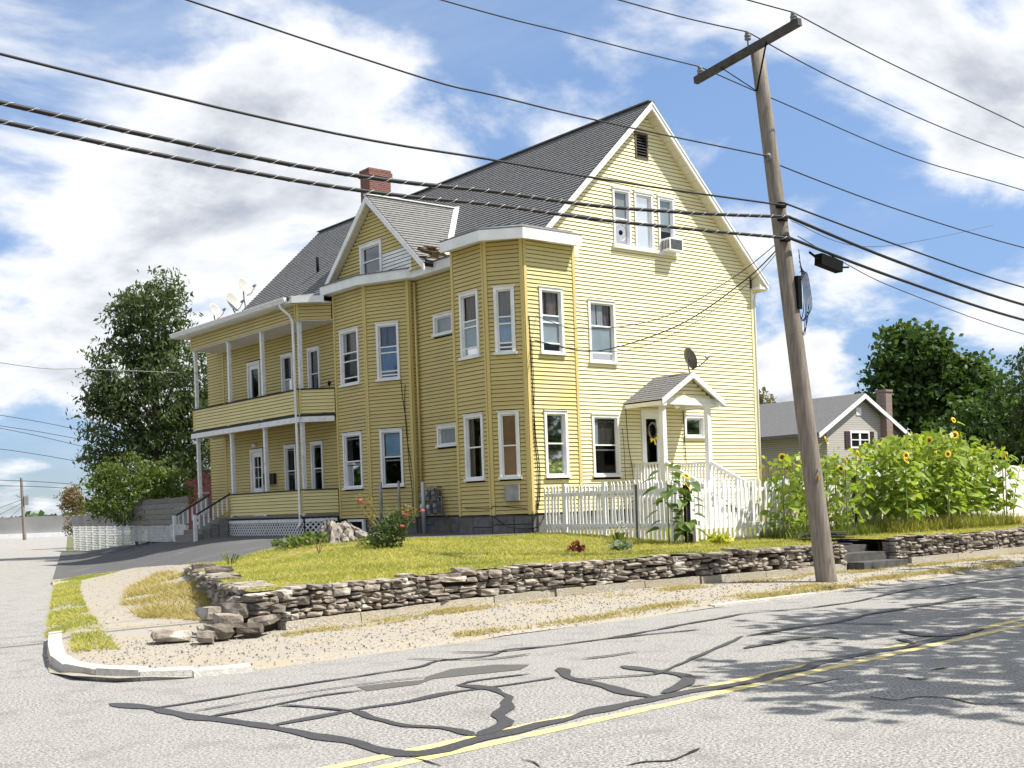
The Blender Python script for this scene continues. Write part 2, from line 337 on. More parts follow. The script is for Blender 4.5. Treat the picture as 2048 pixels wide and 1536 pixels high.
# ================================================================ the setting
b = MB(); b.add([(-900, -900, -1.64), (900, -900, -1.64), (900, 900, -1.64), (-900, 900, -1.64)], [(0, 1, 2, 3)]); b.obj('ground', 'earth', kind='structure')
side_c = V((5.3, 16.64)); sdv = V((.321, .947))
b = MB(); p0 = side_c-sdv*20+V((.15, -.05)); p1 = side_c+sdv*180+V((.15, -.05)); w = V((-.947, .321))*9.5
b.add([(*p0, -1.604), (*p1, -1.604), (*(p1+w), -1.604), (*(p0+w), -1.604)], [(0, 1, 2, 3)]); b.obj('side_street', 'asph', kind='structure')
b = MB(); b.add([(-90, -1.6, -1.6), (230, -1.6, -1.6), (230, 13.2, -1.6), (-90, 13.2, -1.6)], [(0, 1, 2, 3)]); road = b.obj('road', 'asph', kind='structure')
LAWN = [(7.08, 14.12), (7.85, 14.34), (8.80, 14.53), (10.72, 15.01), (12.44, 15.10), (14.83, 14.96), (16.75, 14.72), (18.57, 14.58), (20.05, 14.53), (20.05, 15.60), (21.63, 15.60), (21.63, 14.45), (26.80, 14.40), (42.11, 14.45), (44, 34), (29.2, 34), (29.2, 23.8), (21, 23.8), (21, 22.9), (19.3, 22.95), (18, 22.7), (17, 22.5), (16.5, 23.6), (16.2, 25.5), (15.9, 27.6), (15, 26.8), (13.8, 25.1), (12.9, 24.3), (12.2, 24.1), (11.3, 23.8), (10.4, 23.5), (9.5, 21.2), (8.5, 18.3), (7.25, 15.0)]
VERGE = [(10.44, 32.2), (7.9, 24.3), (5.3, 16.64), (4.5, 14.2), (4.15, 13.0), (4.12, 12.2), (4.35, 11.6), (4.9, 11.3), (6.6, 11.15), (9.1, 11.5), (14, 11.75), (23.4, 12.3), (45, 12.9), (43.06, 14.59), (21.72, 14.59), (16.75, 14.93), (12.44, 15.31), (10.72, 15.22), (8.61, 14.64), (7.37, 14.45), (7.56, 14.93), (8.8, 18.3), (9.8, 21.3), (10.7, 23.8), (11.2, 25), (11.5, 26.3), (11.9, 28.5), (12.1, 30.8), (11.5, 32.3)]
DRIVE = [(10.44, 32.2), (11.4, 32.2), (12.0, 30.8), (11.8, 28.5), (11.4, 26.3), (11.0, 24.3), (10.9, 23.4), (12.45, 23.9), (13.2, 24.2), (14.5, 25.9), (15.7, 27.4), (16.0, 25.5), (16.3, 23.4), (16.9, 22.2), (18.2, 22.5), (19.3, 22.8), (21, 24.5), (21, 33), (20.5, 42), (20.6, 62)]
def zver(x, y): return zd(x, y)+.02*ss((y-12.5)/2)-.03+.08*ss(min(y-(11.05+.055*(x-5.5)), sd(x, y)+.15 if y < 31 else 9)/.55)+.006*math.sin(x*1.7+y)
verge = sheet('verge', VERGE, zver, 'dirt', .25, jit=.012)
sheet('driveway', DRIVE, lambda x, y: zd(x, y)+.03, 'drive', .6)
sheet('lawn', LAWN, lambda x, y: zl(x, y)+.0, 'lawn', .35, jit=.03)
# painted lines, crack sealant and cracks belong to the road
TAR = [(0.16, [(3.81, 10.34), (3.94, 9.78), (3.99, 9.16), (4.2, 8.19), (4.26, 7.52), (4.31, 7.2), (4.3, 6.6), (4.39, 6.48), (4.6, 6.46), (4.87, 6.57), (5.38, 6.63), (6.34, 6.77), (6.87, 6.81), (7.46, 6.82), (7.98, 6.79), (8.9, 6.93), (9.96, 7.08), (10.88, 7.07), (11.82, 7.17)]), (0.09, [(4.2, 8.19), (4.99, 8.32), (5.52, 8.3), (6.09, 8.43), (6.45, 8.35), (7.2, 8.36)]), (0.12, [(5.01, 8.3), (4.92, 7.82), (4.91, 7.39), (5.06, 7.11), (5.0, 6.7)]), (0.13, [(6.35, 8.72), (6.43, 8.38), (6.31, 8.07), (6.24, 7.81), (6.02, 7.68), (5.86, 7.37), (5.6, 7.21), (5.51, 6.94), (5.03, 6.66)]), (0.07, [(6.36, 8.7), (6.55, 8.8), (7.2, 8.72)]), (0.14, [(7.64, 8.79), (7.36, 8.42), (7.21, 8.09), (7.17, 7.65), (7.0, 7.26), (6.94, 6.85)]), (0.14, [(8.08, 8.39), (8.03, 7.97), (8.03, 7.52), (7.91, 7.33), (7.58, 7.12), (7.14, 6.94)]), (0.07, [(4.08, 8.97), (4.7, 9.05), (5.16, 9.19), (5.63, 9.14)]), (0.07, [(3.92, 9.75), (4.43, 9.78), (5.0, 9.89), (5.58, 9.92), (6.2, 9.96), (6.87, 10.0), (7.2, 10.26), (7.82, 10.09), (8.22, 10.39), (8.8, 10.2), (9.58, 10.19), (10.9, 9.94)]), (0.08, [(4.73, 9.02), (4.91, 8.63), (4.97, 8.31)]), (0.03, [(4.11, 9.32), (5.04, 9.46), (6.03, 9.46), (6.46, 9.35)]), (0.08, [(9.58, 10.19), (12.68, 10.75), (13.83, 10.49), (14.8, 10.49), (17.01, 11.01), (18.59, 10.99), (20.38, 10.87)]), (0.12, [(9.78, 8.3), (10.58, 8.4), (11.09, 8.33), (11.0, 7.99)]), (0.1, [(10.65, 9.0), (11.44, 9.08), (11.97, 9.08), (12.37, 9.02), (13.39, 9.29), (14.69, 9.31), (16.33, 9.45)]), (0.06, [(7.19, 8.11), (7.88, 7.72), (10.64, 9.03)]), (0.07, [(12.31, 8.97), (12.56, 8.24)]), (0.12, [(11.99, 7.91), (11.67, 7.41), (11.82, 7.17), (12.65, 7.25)]), (0.1, [(11.32, 7.49), (11.02, 7.08)]), (0.05, [(7.12, 10.67), (7.3, 10.24), (7.65, 9.85), (8.15, 9.84)]), (0.06, [(7.74, 10.69), (8.02, 10.29), (8.8, 10.2)]), (0.05, [(8.2, 9.08), (8.56, 9.01), (8.96, 9.04)])]
CRACK = [(0.02, [(5.05, 5.23), (5.21, 5.25), (5.31, 5.11), (5.72, 5.25)]), (0.015, [(4.74, 5.86), (4.75, 5.74), (4.67, 5.59)]), (0.015, [(4.29, 6.57), (4.31, 6.32), (4.29, 6.08)]), (0.02, [(8.14, 6.34), (8.36, 6.29), (8.63, 6.31), (8.67, 6.26)]), (0.025, [(9.04, 5.9), (8.95, 5.76), (9.07, 5.72)]), (0.02, [(9.55, 5.97), (9.78, 5.95), (9.84, 5.78)]), (0.02, [(8.03, 5.57), (7.98, 5.32), (8.27, 5.27), (8.34, 5.08), (8.19, 4.77), (8.45, 4.54)]), (0.02, [(13.6, 7.88), (13.75, 7.78)])]
PATCH = [(0, [(5.72, 9.39), (6.06, 9.35), (6.34, 9.24), (6.49, 9.4), (6.96, 9.63), (7.42, 9.52), (7.62, 9.23), (7.33, 9.02), (6.81, 9.15), (6.43, 9.22), (6.16, 9.05), (5.64, 9.09)])]
def strip(name, pts, w, z, m, jit=.25, parent=None, step=.12):
    q = []
    for i in range(len(pts)-1):
        a, c = V((*pts[i], 0)), V((*pts[i+1], 0)); k = max(1, int((c-a).length/step)); q += [a.lerp(c, j/k) for j in range(k)]
    q.append(V((*pts[-1], 0))); wob = R.random()*50
    if len(q) > 4:
        q = [q[0]]+[(q[i-1]+q[i]*2+q[i+1])/4 for i in range(1, len(q)-1)]+[q[-1]]
    b = MB(); n = len(q)
    for i, p in enumerate(q):
        d = (q[min(i+1, n-1)]-q[max(i-1, 0)]).normalized(); x = V((-d.y, d.x, 0))
        ta = .35 if i in (0, n-1) else 1
        l = w*ta*(.5+jit*noise.noise(V((i*.35, wob, 0)))); r_ = w*ta*(.5+jit*noise.noise(V((i*.35, wob+9, 0))))
        b.v += [tuple(p+x*l+V((0, 0, z))), tuple(p-x*r_+V((0, 0, z)))]
    b.f = [(2*i, 2*i+1, 2*i+3, 2*i+2) for i in range(n-1)]
    return b.obj(name, m, parent)
for i, (w, l) in enumerate(TAR): strip('crack_sealant', l, w*.9, -1.5925+.0004*i, 'tar', .55, road)
for i, (w, l) in enumerate(CRACK): strip('crack', l, w, -1.594, 'crack', .9, road, .06)
pt = PATCH[0][1]; b = MB(); b.add([(x, y, -1.5955) for x, y in pt], [tuple(range(len(pt)))]); b.obj('asphalt_patch', 'patch', road)
def yl(off): return [(x, 6.52+.082*(x-3.9)+off) for x in np.arange(-20, 60, 1.0)]
strip('yellow_line', yl(.06), .12, -1.5962, 'ypaint', .06, road, .5); strip('yellow_line', yl(-.2), .12, -1.5966, 'ypaint', .06, road, .5)
# granite kerb round the street corner
kp = [(5.28, 16.5), (4.75, 14.9), (4.36, 13.6), (4.2, 12.7), (4.28, 12.0), (4.55, 11.55), (5.0, 11.3), (5.6, 11.2)]
kerb = bpy.data.objects.new('kerb', None); col.objects.link(kerb); kerb['kind'] = 'structure'
for i in range(len(kp)-1):
    a, c = V((*kp[i], 0)), V((*kp[i+1], 0)); d = (c-a).normalized(); x = V((-d.y, d.x, 0)); a = a+d*.006; c = c-d*.006; b = MB()
    h = -1.6+.12*(1-max(0, i-4)/4.5); o = .17
    b.hexa([a-x*.02+V((0, 0, -1.7)), c-x*.02+V((0, 0, -1.7)), c+x*o+V((0, 0, -1.7)), a+x*o+V((0, 0, -1.7))],
           [a+V((0, 0, h)), c+V((0, 0, h-.012)), c+x*(o-.01)+V((0, 0, h+.004)), a+x*(o-.01)+V((0, 0, h+.008))]); b.obj('kerb_stone', 'curbst', kerb)
for x0, x1, y in ((13.2, 15.6, 11.75),):
    b = MB(); b.box(x0, x1, y-.03, y+.13, -1.7, -1.562); b.obj('kerb_stone', 'curbst', kerb)
# grass: blades as loose triangles
def blades(name, poly, zf, m, n, h=.07, w=.012, lean=.5, dens=None, label=None):
    xs = [p[0] for p in poly]; ys = [p[1] for p in poly]; P = []
    while len(P) < n:
        x = R.uniform(min(xs), max(xs)); y = R.uniform(min(ys), max(ys))
        if inpoly(poly, x, y) and (name != 'lawn_grass' or inpoly(LAWN, x, y)) and (dens is None or R.random() < dens(x, y)): P.append((x, y, zf(x, y)))
    P = np.array(P); k = len(P); hh = h*(.5+NR.random(k)); a = NR.random(k)*6.283
    sx = np.stack([np.cos(a), np.sin(a), np.zeros(k)], 1)*(w*(.7+.6*NR.random(k)))[:, None]
    tip = np.stack([NR.normal(size=k)*lean*hh, NR.normal(size=k)*lean*hh, hh], 1)
    nz = np.array([noise.noise(V((p[0]*.7, p[1]*.7, 3))) for p in P])
    o = soup(name, np.stack([P-sx, P+sx, P+tip], 1), m, tint=np.clip(.5+nz*.7+NR.normal(size=k)*.25, 0, 1), kind='stuff', k=3)
    if label: tag(o, label, 'grass')
    return o
VIS = [p for p in LAWN]
blades('lawn_grass', [(6.9, 14.0), (8.8, 14.3), (10.7, 14.9), (15, 14.9), (19.5, 14.3), (30, 14.2), (30, 17.4), (21, 22.8), (17, 22.5), (16, 27.4), (12.9, 24.3), (10.4, 23.5)], zl, 'grass', 110000, .045, .010, 1.0, label='short yellow-green lawn between the stone wall and the house')
blades('verge_grass', [(10.3, 31.6), (5.35, 16.9), (6.1, 16.7), (7.2, 20.5), (9.0, 26), (10.6, 30.5), (11.8, 30.9), (11.4, 32.2)], zver, 'grass', 12000, .04, .010, 1.0, dens=lambda x, y: max(.05, min(1, .55+1.2*noise.noise(V((x*1.3, y*.9, 4))))), label='strip of green grass along the edge of the side street')
blades('verge_grass', [(7.5, 16.2), (7.0, 17.6), (7.6, 20), (9.0, 23.2), (10.6, 25.6), (10.7, 23.8), (9.6, 21), (8.6, 18)], zver, 'grassd', 9000, .075, .010, 1.1, dens=lambda x, y: max(0, min(1, .35+1.5*noise.noise(V((x*1.1, y*.7, 4))))), label='dry straw-coloured grass against the low end of the stone wall')
blades('verge_grass', [(8.5, 11.6), (20, 12.15), (30, 12.6), (30, 12.95), (22, 12.75), (17, 12.75), (14.5, 12.5), (10, 12.0), (8.5, 11.9)], zver, 'grassd', 7000, .045, .010, 1.0, dens=lambda x, y: max(0, noise.noise(V((x*.6, y*2.2, 1)))*1.6+.15), label='thin dry grass tufts along the road edge by the utility pole')
blades('verge_grass', [(7.08, 13.59), (8.61, 14.12), (10.72, 14.64), (16.75, 14.31), (21.72, 14.12), (32.54, 13.97), (32.54, 13.59), (21.05, 13.59), (16.27, 13.78), (10.53, 14.07), (7.27, 13.21)], zver, 'grassd', 8000, .035, .010, 1.3, dens=lambda x, y: max(0, noise.noise(V((x*.9, y*2, 7)))*1.3+.25), label='dead leaves and straw lying along the foot of the stone wall')
blades('verge_grass', [(4.8, 14.2), (5.5, 16.3), (5.9, 16.2), (5.3, 14.0)], zver, 'grass', 900, .05, .010, .9, label='small patch of grass behind the granite kerb')
# loose gravel on the verge
g = []
for i in range(15000):
    x = R.uniform(4.3, 30); y = R.uniform(11.3, 15) if R.random() < .55 else R.uniform(15, 30)
    if not inpoly(VERGE, x, y): continue
    if y > 16 and R.random() < .4: continue
    s = R.uniform(.006, .017)*(1.6 if R.random() < .06 else 1); c = V((x, y, zver(x, y)+s*.3)); a = R.random()*6
    p = [c+V((math.cos(a+t)*s, math.sin(a+t)*s, 0)) for t in (0, 2.1, 4.2)]; g.append([p[0], p[1], c+V((0, 0, s))]); g.append([p[1], p[2], c+V((0, 0, s))]); g.append([p[2], p[0], c+V((0, 0, s))])
tag(soup('gravel', np.array(g), 'stone', kind='stuff', k=3), 'loose gravel scattered over the dirt verge and corner', 'gravel')
# ================================================================ the yellow house
house = thing('yellow_house', (24, 32, -.75), 'large two-and-a-half-storey yellow clapboard house with bays, porches and steep grey roof', 'house')
Yf = 23.87; ROW = .105; Z0 = -.23; ZT = 6.62; RX, RZ, PIT = 24.6, 11.17, .97
FA = Fr((20.0, Yf), (29.07, Yf)); F3 = Fr((19.24, 22.99), (20.95, 22.99)); F3R = Fr((20.95, 22.99), (20.95, Yf)); F2 = Fr((18.62, 23.80), (19.24, 22.99)); F1 = Fr((18.62, 25.16), (18.62, 23.80)); F1B = Fr((20, 25.16), (18.62, 25.16))
RE = Fr((20, 28.86), (20, 25.16)); LR = Fr((19.80, 28.86), (20.0, 28.86)); L2 = Fr((19.16, 30.28), (19.80, 28.86)); L1 = Fr((19.16, 32.05), (19.16, 30.28)); LB = Fr((19.45, 32.05), (19.16, 32.05)); PW = Fr((19.45, 40.4), (19.45, 32.05))
DO = Fr((19.62, 33.1), (19.62, 27.5)); RW = Fr((29.07, Yf), (29.07, 41.7)); BK = Fr((29.07, 41.7), (19.45, 41.7)); PB = Fr((19.45, 41.7), (19.45, 40.4))
boards = []; sheathing = {}; opens = {}
def rows(fr, z0, z1, m, clip=None, pad=(.09, .09), key=None, o=0):
    z = z0
    while z < z1-.02:
        h = min(ROW, z1-z); lo, hi = clip(z+h*.5) if clip else (pad[0], fr.L-pad[1])
        iv = [(lo, hi)] if hi-lo > .03 else []
        for a, b_, za, zb in opens.get(fr, []):
            if z+h*.5 > za and z+h*.5 < zb:
                iv = [q for x, y in iv for q in ((x, min(y, a)), (max(x, b_), y)) if q[1]-q[0] > .01]
        for x, y in iv:
            mm = m(z, (x+y)/2) if callable(m) else m
            boards.append((fr, x, y, z, h, mm, key or 'siding', o)); sheathing.setdefault(fr, MB()).wquad(fr, x-.02, y+.02, z, z+h, -.012+o)
        z += ROW
def curtain(fr, s0, s1, z0, z1, o, m, parent, name='curtain'):
    b = MB(); n = max(6, int((s1-s0)/.05)); A = []; 
    for i in range(n+1):
        s = s0+(s1-s0)*i/n; d = o+(.018*math.sin(i*1.9+z0)+.008*math.sin(i*4.1) if name == 'curtain' else .002*math.sin(i)); A.append((s, d))
    for s, d in A: b.v += [tuple(fr.pt(s, z0, d)), tuple(fr.pt(s, z1, d))]
    b.f = [(2*i, 2*i+2, 2*i+3, 2*i+1) for i in range(n)]
    return b.obj(name, m, parent, smooth=True)
def window(fr, s0, s1, z0, z1, bars=(.5,), curt=(), wood='white', c=.075, gl='glass', deep=.03, label=None, sill=.065, mull=False, thin=()):
    opens.setdefault(fr, []).append((s0-.01, s1+.01, z0, z1+.02)); zb = z0+sill; b = MB(); d = .05
    b.wbox(fr, s0, s0+c, zb, z1, -.06, d); b.wbox(fr, s1-c, s1, zb, z1, -.06, d); b.wbox(fr, s0+c, s1-c, z1-c, z1, -.06, d-.002); b.wbox(fr, s0-.02, s1+.02, z1+.001, z1+.022, -.01, d+.022)
    w = b.obj('window', wood, house)
    if label: w['label'] = label
    if sill: b = MB(); b.wbox(fr, s0-.035, s1+.035, z0, zb-.001, -.06, d+.045); b.obj('sill', wood, w)
    a, e, t = s0+c+.001, s1-c-.001, z1-c-.001; f = .032; H = t-zb
    b = MB(); b.wbox(fr, a, a+f, zb, t, -.055, -deep+.025); b.wbox(fr, e-f, e, zb, t, -.055, -deep+.025); b.wbox(fr, a+f, e-f, t-f, t, -.055, -deep+.025); b.wbox(fr, a+f, e-f, zb, zb+f*1.4, -.055, -deep+.025); b.obj('sash', wood, w)
    ys = [zb+f*1.4]
    for q in sorted(bars, reverse=True):
        z = t-H*q; b = MB(); b.wbox(fr, a+f, e-f, z-.018, z+.018, -.05, -deep+.02); b.obj('meeting_rail', wood, w); ys += [z-.018, z+.018]
    for q in thin:
        z = t-H*q; b = MB(); b.wbox(fr, a+f, e-f, z-.03, z+.012, -.058, -deep-.012); b.obj('screen_rail', 'metal', w)
    ys.append(t-f)
    for k in range(0, len(ys), 2):
        b = MB(); b.wquad(fr, a+f, e-f, ys[k], ys[k+1], -deep-.012); b.obj('pane', gl, w)
    for q0, q1, m, *x in curt:
        x0, x1 = x if x else (0, 1)
        curtain(fr, a+(e-a)*x0, a+(e-a)*x1, t-H*q1, t-H*q0, -.058 if 'sheer' in m or m == 'tanb' else -.1, m, w, 'blind' if 'sheer' in m or m == 'tanb' else 'curtain')  # upstairs pale and blue panels carry sky reflection as colour
    return w
UP = (3.76, 5.46); LO = (.64, 2.34)
cu = ((0, .45, 'curt', 0, .3), (0, .45, 'curt', .42, 1))
window(F3, .47, 1.26, *UP, bars=(.40, .51, .85), curt=(*cu, (.4, .84, 'sheer')), label='upstairs window with brown curtain over pale painted sky reflection, sash raised a little')
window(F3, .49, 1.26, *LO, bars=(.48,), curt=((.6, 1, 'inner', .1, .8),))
window(F2, .24, .77, *UP, bars=(.43, .54, .85, .92), curt=((0, .43, 'curt', 0, .8), (.42, .85, 'sheerb')), gl='glassb')
window(F2, .24, .78, *LO, bars=(.5,), curt=((0, 1, 'tanb'),), label='narrow window with tan blind drawn')
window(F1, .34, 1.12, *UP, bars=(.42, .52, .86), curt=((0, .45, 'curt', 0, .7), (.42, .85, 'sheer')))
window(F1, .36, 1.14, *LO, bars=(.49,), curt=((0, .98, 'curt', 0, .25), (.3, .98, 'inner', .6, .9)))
window(RE, .93, 1.88, 4.85, 5.45, bars=(), curt=((0, 1, 'sheerw'),), label='small square upstairs window with white blind')
w = window(RE, .92, 1.89, 1.70, 2.31, bars=(), curt=((.05, .95, 'sheerw'),), label='small square window with slatted blind')
b = MB()
for i in range(9): b.wbox(RE, 1.03, 1.78, 1.82+i*.045, 1.85+i*.045, -.1, -.075)
b.obj('blind', 'sheerw', w)
window(L2, .40, 1.18, *UP, bars=(.40, .51, .86, .93), curt=((0, .40, 'curt', 0, .35), (0, .4, 'curt', .4, .9), (.4, .86, 'sheerb')), gl='glassb')
window(L2, .40, 1.18, *LO, bars=(.47,), curt=((.03, .46, 'sheerb', .1, .9),), thin=(.53,), label='window with bluish patterned curtain in the top sash')
window(L1, .36, 1.42, *UP, bars=(.40, .56, .88), curt=((0, .42, 'sheerw', 0, .2), (0, .42, 'curt', .35, 1)))
window(L1, .34, 1.40, *LO, bars=(.5,), thin=(.06, .57))
for s0, s1 in ((4.43, 5.2), (6.2, 6.95)):
    window(PW, s0, s1, 3.62, 5.25, bars=(.5,)); window(PW, s0, s1, .55, 2.24, bars=(.5,), thin=(.05, .56))
at = 7.08
A1 = window(FA, 3.26, 3.93, at, 8.64, bars=(.5,), curt=((0, .5, 'sheerw'),), wood='vinyl', c=.06, sill=.0)
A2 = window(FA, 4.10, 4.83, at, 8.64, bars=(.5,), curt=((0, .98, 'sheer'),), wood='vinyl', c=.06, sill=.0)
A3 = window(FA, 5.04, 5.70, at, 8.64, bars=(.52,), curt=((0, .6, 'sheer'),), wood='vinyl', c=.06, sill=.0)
b = MB(); b.wbox(FA, 3.2, 5.78, at-.1, at-.002, -.03, .11); b.obj('sill', 'white', house); opens[FA].append((3.2, 5.78, at-.1, at))
window(FA, 2.19, 3.19, 3.75, 5.47, bars=(.39, .85), curt=((0, .4, 'sheerw', 0, .32), (0, .4, 'sheerw', .36, .62), (0, .4, 'curt', .66, .95), (.4, .85, 'sheer')), label='upstairs window with white curtain and pale painted sky reflection')
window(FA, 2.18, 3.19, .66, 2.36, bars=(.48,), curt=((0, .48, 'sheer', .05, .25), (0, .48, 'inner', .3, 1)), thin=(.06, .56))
window(FA, 5.82, 6.70, 1.74, 2.41, bars=())
window(DO, 2.0, 3.2, 7.0, 8.0, bars=(.5,), gl='glassb', wood='white', c=.1, sill=.05, label='attic dormer window reflecting blue sky')
# doors
def door(fr, s0, s1, z0, z1, kind):
    opens.setdefault(fr, []).append((s0-.01, s1+.01, z0-.2, z1+.01)); b = MB(); c = .1
    b.wbox(fr, s0, s0+c, z0, z1, -.06, .05); b.wbox(fr, s1-c, s1, z0, z1, -.06, .05); b.wbox(fr, s0+c, s1-c, z1-c-.02, z1, -.06, .048); b.wbox(fr, s0, s1, z0-.19, z0, -.06, .02)
    d = b.obj('door', 'white', house); a, e, t = s0+c, s1-c, z1-c-.02
    g0, g1 = (z0+.78, t-.14) if kind == 'storm' else (z0+.95, t-.16)
    b = MB(); b.wbox(fr, a, e, z0, g0, -.05, -.005); b.wbox(fr, a, e, g1, t, -.05, -.005); b.wbox(fr, a, a+.12, g0, g1, -.05, -.005); b.wbox(fr, e-.12, e, g0, g1, -.05, -.005)
    if kind == 'lites':
        m = (a+e)/2; b.wbox(fr, m-.012, m+.012, g0, g1, -.045, -.01)
        for q in (1/3, 2/3): z = g0+(g1-g0)*q; b.wbox(fr, a+.12, m-.012, z-.012, z+.012, -.045, -.012); b.wbox(fr, m+.012, e-.12, z-.012, z+.012, -.045, -.012)
    b.obj('door_leaf', 'vinyl', d)
    b = MB(); b.wquad(fr, a+.12, e-.12, g0, g1, -.03); b.obj('pane', 'glass', d)
    b = MB(); b.lathe(fr.pt(e-.06, z0+.95, 0), [(.015, 0), (.015, .03), (.032, .04), (.034, .06), (.015, .075)], 10, fr.n); b.obj('door_knob', 'galv', d, smooth=True)
door(FA, 4.06, 4.93, .1, 2.54, 'storm'); door(PW, 1.95, 2.88, -.05, 2.26, 'lites'); door(PW, 1.95, 2.9, 3.1, 5.29, 'storm')
opens.setdefault(FA, []).append((4.21, 4.74, 9.6, 10.36))
b = MB(); b.wbox(FA, 4.22, 4.27, 9.61, 10.35, -.05, .04); b.wbox(FA, 4.68, 4.73, 9.61, 10.35, -.05, .04); b.wbox(FA, 4.27, 4.68, 9.61, 9.66, -.05, .038); b.wbox(FA, 4.27, 4.68, 10.3, 10.35, -.05, .038)
vent = b.obj('gable_vent', 'stock', house)
for i in range(8):
    z = 9.67+i*.079; b = MB(); b.hexa([FA.pt(4.27, z, .03), FA.pt(4.68, z, .03), FA.pt(4.68, z+.012, .03), FA.pt(4.27, z+.012, .03)], [FA.pt(4.27, z+.075, -.05), FA.pt(4.68, z+.075, -.05), FA.pt(4.68, z+.087, -.05), FA.pt(4.27, z+.087, -.05)]); b.obj('slat', 'dark', vent)
# siding courses
def gclip(z):
    if z < 6.3: return (.05, FA.L-.1)
    h = (RZ-.14-z)/PIT; return (max(.05, RX-20-h), min(FA.L-.1, RX-20+h))
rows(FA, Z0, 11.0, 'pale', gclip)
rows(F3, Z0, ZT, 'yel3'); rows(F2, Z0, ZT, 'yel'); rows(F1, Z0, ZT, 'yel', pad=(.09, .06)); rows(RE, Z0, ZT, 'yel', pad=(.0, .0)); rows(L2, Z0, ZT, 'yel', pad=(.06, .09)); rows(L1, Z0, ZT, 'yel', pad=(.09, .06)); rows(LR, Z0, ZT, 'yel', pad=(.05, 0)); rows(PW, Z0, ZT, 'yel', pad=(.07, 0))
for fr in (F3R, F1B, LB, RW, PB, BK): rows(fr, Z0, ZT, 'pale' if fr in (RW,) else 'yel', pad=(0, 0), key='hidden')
def dclip(z): h = (9.12-z)/.875; c = 33.1-30.3; return (max(0, c-h), min(DO.L, c+h))
def dmat(z, s): return 'white' if s > 3.3 and z < 7.55 and s < 4.75 else 'yel'
opens[DO].append((3.2, 3.22, 6.8, 7.55)); opens[DO].append((4.7, 4.72, 6.8, 7.45))
rows(DO, 6.82, 9.1, dmat, dclip)
# rails and friezes of the side porch carry siding too
PF = Fr((18.3, 40.5), (18.3, 32.84)); PR = Fr((18.3, 32.82), (19.14, 32.12)); PE = Fr((19.4, 40.5), (18.3, 40.5)); PL = Fr((18.3, 37.75), (18.3, 32.84))
for fr in (PF, PR, PE):
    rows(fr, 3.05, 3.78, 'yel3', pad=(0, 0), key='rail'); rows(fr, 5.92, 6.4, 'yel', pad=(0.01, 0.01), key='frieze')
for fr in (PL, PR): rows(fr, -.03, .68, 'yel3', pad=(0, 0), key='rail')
# entry-porch gable
EN = Fr((23.62, 22.62), (25.72, 22.62))
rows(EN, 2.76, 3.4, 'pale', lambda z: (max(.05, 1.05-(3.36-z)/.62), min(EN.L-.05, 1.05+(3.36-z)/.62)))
bm = bmesh.new(); vs_ = [bm.verts.new(p) for p in ((0, 0, .0), (1, 0, .0), (1, -.026, .0), (0, -.026, .0), (0, 0, .09), (1, 0, .09), (1, -.005, .09), (0, -.005, .09))]
for f in ((0, 1, 2, 3), (7, 6, 5, 4), (3, 2, 6, 7), (2, 1, 5, 6), (1, 0, 4, 5), (0, 3, 7, 4)): bm.faces.new([vs_[i] for i in f])
bmesh.ops.recalc_face_normals(bm, faces=bm.faces)
proto = {}
def boardmesh(m, h):
    k = (m, round(h, 3))
    if k not in proto:
        me = bpy.data.meshes.new('clapboard'); bm.to_mesh(me); me.materials.append(MT[m])
        if h < ROW-.001:
            for v in me.vertices: v.co.z *= h/ROW
        proto[k] = me
    return proto[k]
wt = {FA: .78, F3: .78, F2: 1, F1: .63, RE: .63, L2: .9, L1: .63, PW: .5, PF: .55, PL: .55, EN: .7, DO: .55}
order = sorted(range(len(boards)), key=lambda i: -(boards[i][2]-boards[i][1])*wt.get(boards[i][0], 0))
single = set(i for i in order[:298] if wt.get(boards[i][0], 0))
joined = {}
for i, (fr, x, y, z, h, m, key, o) in enumerate(boards):
    if i in single: link('clapboard', boardmesh(m, h), None, house, fr.mtx(x, z, y-x))
    else:
        b = joined.setdefault((fr, m), MB()); k = h/ROW; q = [(x, 0), (x, .026), (y, .026), (y, 0)]; t = [(x, 0), (x, .005), (y, .005), (y, 0)]
        b.hexa([fr.pt(a, z, c) for a, c in q], [fr.pt(a, z+.09*k, c) for a, c in t])
bm.free()
for (fr, m), b in joined.items(): b.obj('clapboards', m, house, kind='stuff')
for fr, b in sheathing.items(): b.obj('sheathing', 'sheath', house, fix=False, kind='stuff' if fr in (DO, PF, PR, PE) else None)
# corner trims
for fr, s, m in ((F3, 0, 'trimy'), (F3, 1, 'trimy'), (F2, 0, 'trimy'), (F2, 1, 'trimy'), (F1, 0, 'trimy'), (F1, 1, 'trimy'), (L1, 0, 'trimy'), (L1, 1, 'trimy'), (L2, 0, 'trimy'), (L2, 1, 'trimy'), (LR, 0, 'trimy'), (PW, 0, 'trimy'), (FA, 1, 'pale')):
    b = MB(); w = .085 if s or fr not in (LR,) else .05; e = .002 if fr in (F2, L2) else 0
    w = .058 if (fr, s) in ((F1, 1), (L2, 0), (L1, 1)) else w
    b.wbox(fr, 0 if not s else fr.L-w, w if not s else fr.L, Z0-.02, ZT if fr is not FA else 6.3, -.02, .036+e); b.obj('corner_trim', m, house)
